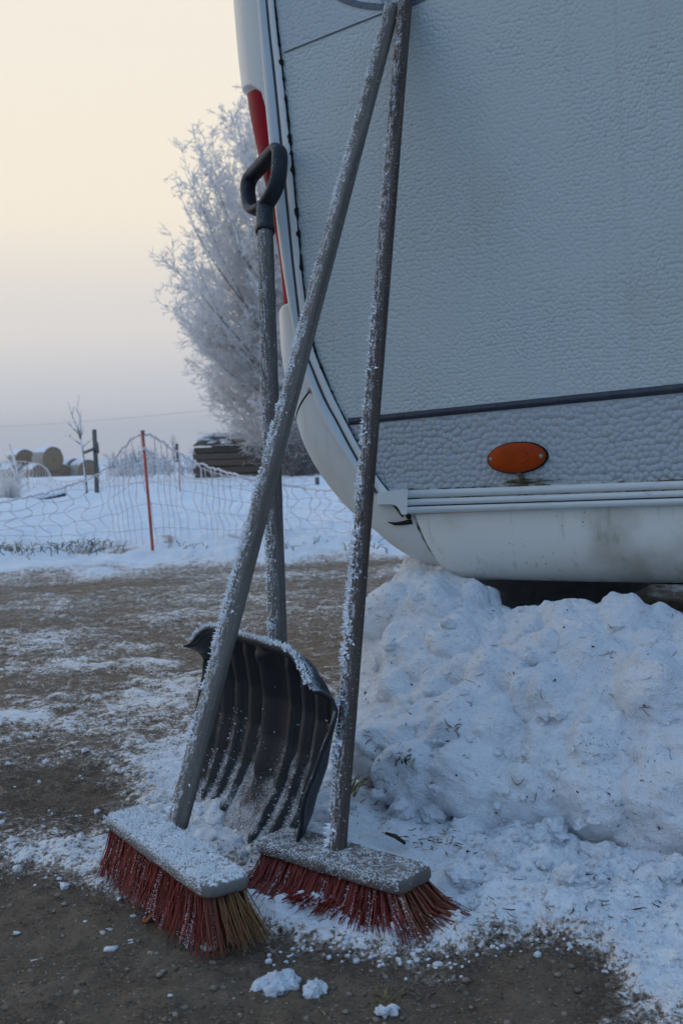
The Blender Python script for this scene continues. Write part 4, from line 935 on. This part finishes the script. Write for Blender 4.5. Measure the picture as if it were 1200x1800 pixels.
def frosted_tree(base, hgt, env, nl, label, seed=1, rt_=.10, nsub=16, ntw=11, rtw=.0088):
    rg = np.random.default_rng(seed); root = empty('frosted_tree', base); tag(root, label, 'tree')
    mesh('trunk', *tube([base + A([.03 * math.sin(z * 9), .02 * math.cos(z * 7), z * hgt]) for z in np.linspace(-.01, .75, 9)], np.linspace(rt_, rt_ * .25, 9), 8), bark_m, root)
    S0, S1, Ra, Rb = [], [], [], []
    zt = hgt * rg.uniform(.08, 1.0, nl) ** .9; az = rg.uniform(0, 2 * np.pi, nl); er = np.interp(zt / hgt, env[0], env[1]) * rg.uniform(.35, 1, nl) ** .45
    z0 = zt * rg.uniform(.12, .42, nl); z0 = np.clip(z0, .15, hgt * .5)
    a = np.stack([0 * az, 0 * az, z0], 1); e = np.stack([np.cos(az) * er, np.sin(az) * er, zt], 1)
    m_ = a * .45 + e * .55 - np.stack([0 * az, 0 * az, (zt - z0) * .10], 1) + rg.normal(0, .12, (nl, 3)) + np.stack([np.cos(az) * er, np.sin(az) * er, 0 * az], 1) * .08
    q = lambda t, i: base + a[i] * ((1 - t) ** 2)[:, None] + m_[i] * (2 * t * (1 - t))[:, None] + e[i] * (t ** 2)[:, None]
    dq = lambda t, i: nrm((m_[i] - a[i]) * (2 * (1 - t))[:, None] + (e[i] - m_[i]) * (2 * t)[:, None])
    br = MB()
    for i in range(nl):
        t = np.linspace(0, 1, 8); pts_ = q(t, np.full(8, i)) + np.concatenate([np.zeros((1, 3)), rg.normal(0, .03, (7, 3))]); br.add(*tube(pts_, np.linspace(.030, rtw * .9, 8) * rt_ / .1, 5))
    br.build('limbs', bark_m, root)
    def shoots(P, D, L, r, bend, segs=3):
        d = nrm(D); pts_ = [P]
        for k in range(segs):
            n_ = pts_[-1] + d * (L / segs)[:, None]; S0.append(pts_[-1]); S1.append(n_); Ra.append(r * (1 - .25 * k)); Rb.append(r * (.75 - .2 * k)); pts_.append(n_); d = nrm(d + rg.normal(0, bend, d.shape) + A([0, 0, .06]))
        return pts_
    n = nl * nsub; i = np.repeat(np.arange(nl), nsub); t = rg.uniform(.18, 1.0, n); P = q(t, i); D = dq(t, i); L = rg.uniform(.5, 1.25, n) * (1.25 - .6 * t)
    D = D * .8 + nrm(rg.normal(size=(n, 3))) * .78 + A([0, 0, .26]); pts_ = shoots(P, D, L, np.full(n, rtw * 1.25), .14)
    pts_ = np.stack(pts_, 1); n2_ = n * ntw; i = np.repeat(np.arange(n), ntw); f = rg.uniform(.1, 2.999, n2_); k = f.astype(int); fr = (f - k)[:, None]; P2 = pts_[i, k] * (1 - fr) + pts_[i, k + 1] * fr; D2 = nrm(pts_[i, k + 1] - pts_[i, k])
    D2 = D2 * .75 + nrm(rg.normal(size=(n2_, 3))) * .8; L2 = L[i] * rg.uniform(.2, .5, n2_); pt2 = np.stack(shoots(P2, D2, L2, np.full(n2_, rtw), .2, 2), 1)
    i = np.repeat(np.arange(n2_), 3); P3 = pt2[i, 1] * .5 + pt2[i, 0] * .5 + (pt2[i, 2] - pt2[i, 0]) * rg.uniform(0, .5, len(i))[:, None]; D3 = nrm(pt2[i, 2] - pt2[i, 0]) + nrm(rg.normal(size=(len(i), 3))) * .9
    shoots(P3, D3, L2[i] * rg.uniform(.25, .55, len(i)), np.full(len(i), rtw * .8), .1, 1)
    V, Fq = tri_tubes(np.concatenate(S0), np.concatenate(S1), np.concatenate(Ra), np.concatenate(Rb)); mesh('crown', V, Fq, twigf_m, root, False); return root
TB = at(548, 838, 27.0); TB[2] = gz(27.0)
frosted_tree(TB, 9.0, ([0, .12, .22, .4, .58, .75, .9, 1], [.8, 1.5, 2.5, 3.5, 3.65, 3.3, 2.5, 1.6]), 210, 'tall bushy tree white with hoar frost behind the caravan', seed=4)
# small bush under the bumper corner
def bush(px, py, Y, hgt, wdt, n, label, seed, name='frosted_bush', mat=None, r=.012):
    rg = random.Random(seed); b = at(px, py, Y); b[2] = gz(Y); root = empty(name, b); tag(root, label, 'bush'); a0, a1, ra, rb = [], [], [], []
    for _ in range(n):
        p = b + A([rg.gauss(0, .12 * wdt), rg.gauss(0, .12 * wdt), 0]); d = nrm(A([rg.gauss(0, .55) * wdt / hgt, rg.gauss(0, .55) * wdt / hgt, 1.0])); L = hgt * rg.uniform(.45, 1.0)
        for k in range(4):
            q = p + d * L / 4; a0.append(p); a1.append(q); ra.append(r * (1 - .15 * k)); rb.append(r * (.85 - .15 * k))
            for _ in range(3):
                e_ = q + nrm(d + A([rg.gauss(0, .8), rg.gauss(0, .8), rg.gauss(0, .5)])) * L * rg.uniform(.08, .22); a0.append(q); a1.append(e_); ra.append(r * .6); rb.append(r * .35)
            p = q; d = nrm(d + A([rg.gauss(0, .2), rg.gauss(0, .2), rg.gauss(-.05, .12)]))
    V, Fq = tri_tubes(A(a0), A(a1), A(ra), A(rb)); mesh('branches', V, Fq, mat or twigf_m, root, False); return root
browntw = bark('brown_rimed_twigs', (.16, .12, .10), .12)
bush(525, 838, 24.5, 1.15, 1.1, 230, 'grey brown rimed bush beside the timber stack behind the caravan bumper', 5, mat=browntw)
bush(14, 885, 15.5, .58, .42, 60, 'white rimed bush at the left edge in front of the hay bales', 6, r=.009)
# dark evergreen clump
# young staked tree
sap = at(153, 872, 15.6); sap[2] = gz(15.6) + .03; root = empty('young_tree', sap); tag(root, 'bare young tree with forked top tied to a stake', 'tree')
def pxp(x, y, Y=15.6): return at(x, y, Y)
mb = MB(); sb = lambda P, R: mb.add(*tube([pxp(*q) for q in P], R, 6))
mesh('trunk', *tube([pxp(154, 880), pxp(150, 835), pxp(146, 795), pxp(142, 772)], [.020, .017, .014, .012], 7), bark_m, root)
for P, R in (([(142, 772), (136, 752), (127, 730), (119, 704)], [.012, .009, .007, .005]), ([(142, 772), (142, 750), (140, 730), (133, 718), (129, 714)], [.011, .008, .006, .005, .003]), ([(140, 730), (136, 722), (139, 694)], [.006, .005, .004]),
             ([(141, 765), (128, 752), (120, 744), (111, 737)], [.009, .007, .005, .004]), ([(142, 781), (130, 772), (123, 767), (114, 764)], [.009, .007, .005, .004]), ([(146, 785), (153, 779), (161, 772), (171, 768)], [.008, .006, .005, .003]),
             ([(142, 768), (146, 758), (145, 747)], [.007, .005, .004]), ([(127, 730), (130, 716), (129, 712)], [.005, .004, .003]), ([(136, 752), (142, 741), (143, 720)], [.006, .005, .003]), ([(123, 767), (126, 760)], [.005, .003]), ([(128, 752), (123, 745), (123, 740)], [.005, .004, .003]), ([(140, 760), (138, 750), (133, 748)], [.005, .004, .003])): sb(P, R)
mb.build('crown', bark_m, root, True)
stake_m = simple('grey_post_wood', (.12, .115, .11), .85, .2, .3, 20, .3)
stk = pxp(171, 876); root = empty('tree_stake', stk); tag(root, 'grey wooden stake with crossbar beside the young tree', 'stake')
mesh('post', *tube([pxp(171.5, 882), pxp(169, 815), pxp(166, 755)], [.033, .033, .031], 8), stake_m, root); mesh('crossbar', *tube([pxp(148, 796, 15.55), pxp(170, 787, 15.55)], [.022, .024], 6), stake_m, root); mesh('batten', *tube([pxp(172, 797, 15.55), pxp(170, 778, 15.55)], [.026, .026], 6), stake_m, root)
# second sapling and post farther off
root = empty('young_tree', at(306, 800, 30)); tag(root, 'tiny leafless young tree far off right of the red pole', 'tree')
mesh('trunk', *tube([at(307, 812, 30), at(305, 790, 30), at(302, 762, 30)], [.022, .017, .008], 5), bark_m, root)
mb = MB()
for a_, b_ in (((304, 785), (299, 770)), ((305, 790), (311, 775)), ((303, 775), (306, 764)), ((304, 782), (309, 768))): mb.add(*tube([at(*a_, 30), at(*b_, 30)], [.012, .006], 4))
mb.build('crown', bark_m, root)
root = empty('tree_stake', at(312, 800, 30)); tag(root, 'short far stake beside the tiny young tree', 'stake'); mesh('post', *tube([at(312.5, 812, 30), at(311, 780, 30)], [.04, .04], 6), stake_m, root); mesh('crossbar', *tube([at(303, 790, 29.9), at(312, 787, 29.9)], [.025, .025], 5), stake_m, root)
pp = at(558, 851, 17); mesh_o = mesh('fence_post', *tube([at(558, 858, 17), at(557, 838, 17)], [.035, .033], 7), stake_m); tag(mesh_o, 'short dark post in the snow just left of the caravan bumper', 'post')
# dead weed stems
for i, (x, y, tx, ty) in enumerate(((34, 850, 17, 780), (30, 845, 9, 799))):
    o = mesh('weed_stem', *tube([at(x, y, 15.3), at((x + tx) / 2 + 2, (y + ty) / 2, 15.3), at(tx, ty, 15.3)], [.014, .016, .012], 6), twigf_m)
    tag(o, ('taller rimed weed stem leaning left in front of the bales', 'shorter rimed weed stem leaning left in front of the bales')[i], 'weed stem', 'weed stems by the left bush')
# dark beams lying in the snow
dkb = simple('dark_beam', (.035, .035, .035), .85, .2, .4, 10)
for i, (x0, y0, x1, y1) in enumerate(((22, 887, 76, 882), (78, 880, 113, 872))):
    p, q = at(x0, y0, 15.2), at(x1, y1, 15.2 + i * .3); d = nrm(q - p); mb = MB(); V, Fq = rbox((p + q) / 2, A([d, nrm(np.cross(A([0, 0, 1.]), d)), nrm(np.cross(d, nrm(np.cross(A([0, 0, 1.]), d))))]), (np.linalg.norm(q - p), .1, .09), .01)
    root = empty('timber_beam', p); tag(root, ('longer dark beam lying in the snow by the left bush', 'shorter dark beam lying in the snow toward the young tree')[i], 'beam', 'beams lying in the snow'); mesh('wood', V, Fq, dkb, root)
    mb = MB(); 
    for k in range(14): mb.add(*clod(p + (q - p) * (k + .5) / 14 + A([0, 0, .05]), .05, k * 3.3 + i, (iv2, if2), .45))
    mb.build('snow_cap', snow_m, root)['kind'] = 'stuff'

# ------------------------------------------------------------------ hay bales
def straw_mat():
    m = M('baled_straw', .9, .1); g = m.co(); n = m.noise(g, 26, 6, .7); m.col(m.mix(m.rng(n, .3, .7), (.17, .105, .055), (.33, .215, .125))); return m.done(m.bump(n, .7, .03))
bale_m = straw_mat(); wrap_m = simple('net_wrapped_straw', (.33, .30, .25), .8, .2, .3, 20, .3)
t = np.linspace(0, 2 * np.pi, 36, endpoint=False)
def bale_root():
    rad, ln = .60, .66
    rws = [(ln, .02), (ln, .2), (ln - .015, .38), (ln + .005, .53), (ln - .03, .585), (ln - .10, .60), (0, .605), (-ln + .1, .60), (-ln + .03, .585), (-ln, .53), (-ln, .02)]
    def rg_(x, r): return np.stack([0 * t + x, np.cos(t) * r, np.sin(t) * r + .6], 1)
    root = empty('hay_bale', (0, 0, 0))
    V = np.concatenate([rg_(*q) for q in rws[:5]]); V[:, 0] += .012 * fbm(V * 9, 2); mesh('end_face', V, [gridf(5, 36, True), np.arange(36)[None]], bale_m, root)
    V = np.concatenate([rg_(*q) for q in rws[4:]]); mesh('straw_roll', V, [gridf(7, 36, True), (np.arange(36) + 6 * 36)[None]], wrap_m, root)
    ta = np.radians(np.linspace(38, 142, 22)); xs = np.linspace(-ln - .02, ln + .015, 16); G = A([[(x, math.cos(a_) * (.605 + .075 * math.sin((a_ - math.radians(38)) / math.radians(104) * math.pi) ** .6 * (1 - abs(x / ln) ** 8 * .6)), .6 + math.sin(a_) * (.605 + .075 * math.sin((a_ - math.radians(38)) / math.radians(104) * math.pi) ** .6 * (1 - abs(x / ln) ** 8 * .6))) for a_ in ta] for x in xs])
    G = G + .012 * fbm(G * 6, 3)[..., None]; mesh('snow_cap', G.reshape(-1, 3), gridf(*G.shape[:2]), snow_m, root); return root
bal = bale_root(); first = True
Yb = 72
for px, py, dY, lab in ((84, 808, 0, 'topmost round hay bale with its brown end facing us'), (38, 812, 2.2, 'upper round hay bale left behind the topmost one'), (64, 838, 0, 'bottom hay bale under the topmost one'), (101, 838, .8, 'bottom hay bale in the middle of the row, half hidden by rime'), (148, 830, .5, 'right hand hay bale with brown end behind the young tree'), (122, 828, 2.4, 'hay bale tucked behind the right hand one'),
                        (22, 838, 1.2, 'bottom hay bale at the left of the row'), (-22, 826, 3, 'hay bale cut by the left edge of the picture')):
    if first: o = bal; first = False
    else:
        o = bal.copy(); COL.objects.link(o)
        for ch in bal.children:
            c_ = ch.copy(); COL.objects.link(c_); c_.parent = o
    p = at(px, py, Yb + dY); o.location = (p[0], p[1], p[2] - .72); o.scale = (1.25, 1.25, 1.25); o.rotation_euler = (0, 0, math.radians(-52 + random.uniform(-5, 5))); tag(o, lab, 'hay bale', 'round hay bales stacked in the field')
p = at(160, 833, 76); V, Fq = rbox((p[0], p[1], p[2]), A([nrm(A([.8, .6, 0])), nrm(A([-.6, .8, 0])), [0, 0, 1.]]), (1.0, 1.0, 1.1), .08, 3); gt_m = simple('pale_green_plastic', (.42, .52, .48), .6, .3)
root = empty('storage_tank', (p[0], p[1], p[2] - .55)); tag(root, 'pale green container behind the right hand hay bale', 'container'); mesh('body', V, Fq, gt_m, root); V, Fq = rbox((p[0], p[1], p[2] + .60), A([nrm(A([.8, .6, 0])), nrm(A([-.6, .8, 0])), [0, 0, 1.]]), (.98, .98, .1), .04, 2); mesh('snow_cap', V, Fq, snow_m, root)

# ------------------------------------------------------------------ timber stack
def plank_mat():
    m = M('old_dark_planks', .85, .15); oi = m.n('ShaderNodeObjectInfo').outputs['Random']; n = m.noise(m.co('Object', (2, 2, 26)), 2.2, 6, .7)
    c = m.mix(m.rng(n, .3, .7), (.035, .030, .027), (.12, .10, .085)); m.col(m.mix(m.math('MULTIPLY', oi, .45), c, (.17, .125, .09))); return m.done(m.bump(n, .6, .01))
plk = plank_mat(); tile_m = simple('dark_roof_tile', (.075, .065, .06), .85, .2, .4, 6)
q0 = at(344, 840, 27.6); q0[2] = gz(27.6) - .02; th_ = math.radians(-16); pd = A([math.cos(th_), math.sin(th_), 0]); pn = A([math.sin(th_), -math.cos(th_), 0])
root = empty('timber_stack', q0); tag(root, 'low stack of dark old planks roofed with snowy tiles under the frosted tree', 'timber stack')
for i in range(5):
    ln = 3.0 + .12 * math.sin(i * 2.3); c_ = q0 + pd * (ln / 2 + .05 * math.sin(i * 4)) + pn * (.035 * math.sin(i * 3)) + A([0, 0, .09 + i * .172])
    tl_ = A([pd + A([0, 0, .012 * math.sin(i * 2.1)]), -pn, [0, 0, 1.]]); V, Fq = rbox(c_, tl_, (ln, .09, .140 + .012 * math.sin(i)), .010); mesh('plank', V, Fq, plk, root, False)
for s in (0, 1):
    V, Fq = rbox(q0 + pd * (.03 + s * 2.9) - pn * .6 + A([0, 0, .42]), A([pd, -pn, [0, 0, 1.]]), (.06, 1.1, .82), .01); mesh('end_board', V, Fq, plk, root, False)
V, Fq = rbox(q0 + pd * 1.5 - pn * 1.15 + A([0, 0, .45]), A([pd, -pn, [0, 0, 1.]]), (3.0, .06, .85), .01); mesh('back_board', V, Fq, plk, root, False)
rs = nrm(-pn * .97 + A([0, 0, .20])); rn = np.cross(pd, rs); 
for r in range(5):
    for k in range(11):
        c_ = q0 + pd * (.16 + k * .275 + (.06 if r % 2 else 0)) + pn * .12 + rs * (.14 + r * .25) + A([0, 0, .895]) + rn * (.03 * r * 0 + random.uniform(0, .02)); d = A([pd, nrm(rs + rn * .10), nrm(np.cross(pd, nrm(rs + rn * .10)))])
        V, Fq = rbox(c_, d, (.27, .30, .03), .008, 1); mesh('tile', V, Fq, tile_m, root, False)
mb = MB()
for _ in range(46):
    a_, b_ = random.uniform(0, 3.0), random.uniform(.02, 1.2)
    if fbm(A([[a_ * 1.6, b_ * 3, 4.]]), 2)[0] < -.15: continue
    mb.add(*clod(q0 + pd * a_ + pn * .12 + rs * b_ + A([0, 0, .925]) + rn * .01, random.uniform(.09, .17), random.uniform(0, 99), (iv2, if2), .28))
mb.build('snow_cover', snow_m, root)['kind'] = 'stuff'

# ------------------------------------------------------------------ far weeds, wire
mb = MB(); a0, a1, ra, rb = [], [], [], []
for _ in range(2600):
    px = random.uniform(-60, 620); Y = random.choice([random.uniform(30, 44), random.uniform(44, 70)]); dens = .5 + .5 * math.sin(px * .045) * math.sin(px * .011 + 1)
    if px < 190: continue
    if random.random() > .25 + dens: continue
    b = at(px, 820, Y); b[2] = gz(Y); h_ = random.uniform(.3, 1.0) * (.95 if Y < 44 else 1.25) * (.6 + .5 * dens); d = A([random.gauss(0, .15), random.gauss(0, .15), 1.]); p = b
    for k in range(2):
        q = p + nrm(d) * h_ / 2; a0.append(p); a1.append(q); ra.append(.016); rb.append(.011); d = d + A([random.gauss(0, .2), random.gauss(0, .2), -.1])
        for _ in range(2): a0.append(q); a1.append(q + A([random.gauss(0, .12), random.gauss(0, .12), random.uniform(-.02, .15)])); ra.append(.011); rb.append(.006)
        p = q
V, Fq = tri_tubes(A(a0), A(a1), A(ra), A(rb)); weed_m = bark('rimed_weeds', (.25, .22, .20), .25); o = mesh('tall_weeds', V, Fq, weed_m, None, False); tag(o, 'band of tall rimed weeds along the far field', kind='stuff')
p0, p1 = at(0, 751, 60), at(400, 722, 46); d = p1 - p0; pts_ = [p0 + d * s_k + A([0, 0, .35 * ((s_k - .4) ** 2 - .05)]) * 1.0 for s_k in np.linspace(-2.5, 3.0, 60)]
wire_m = simple('wire_grey', (.30, .30, .32), .7, .2, .1); o = mesh('overhead_wire', *tube(pts_, .006, 5), wire_m); tag(o, 'thin overhead wire crossing the misty sky', 'wire')
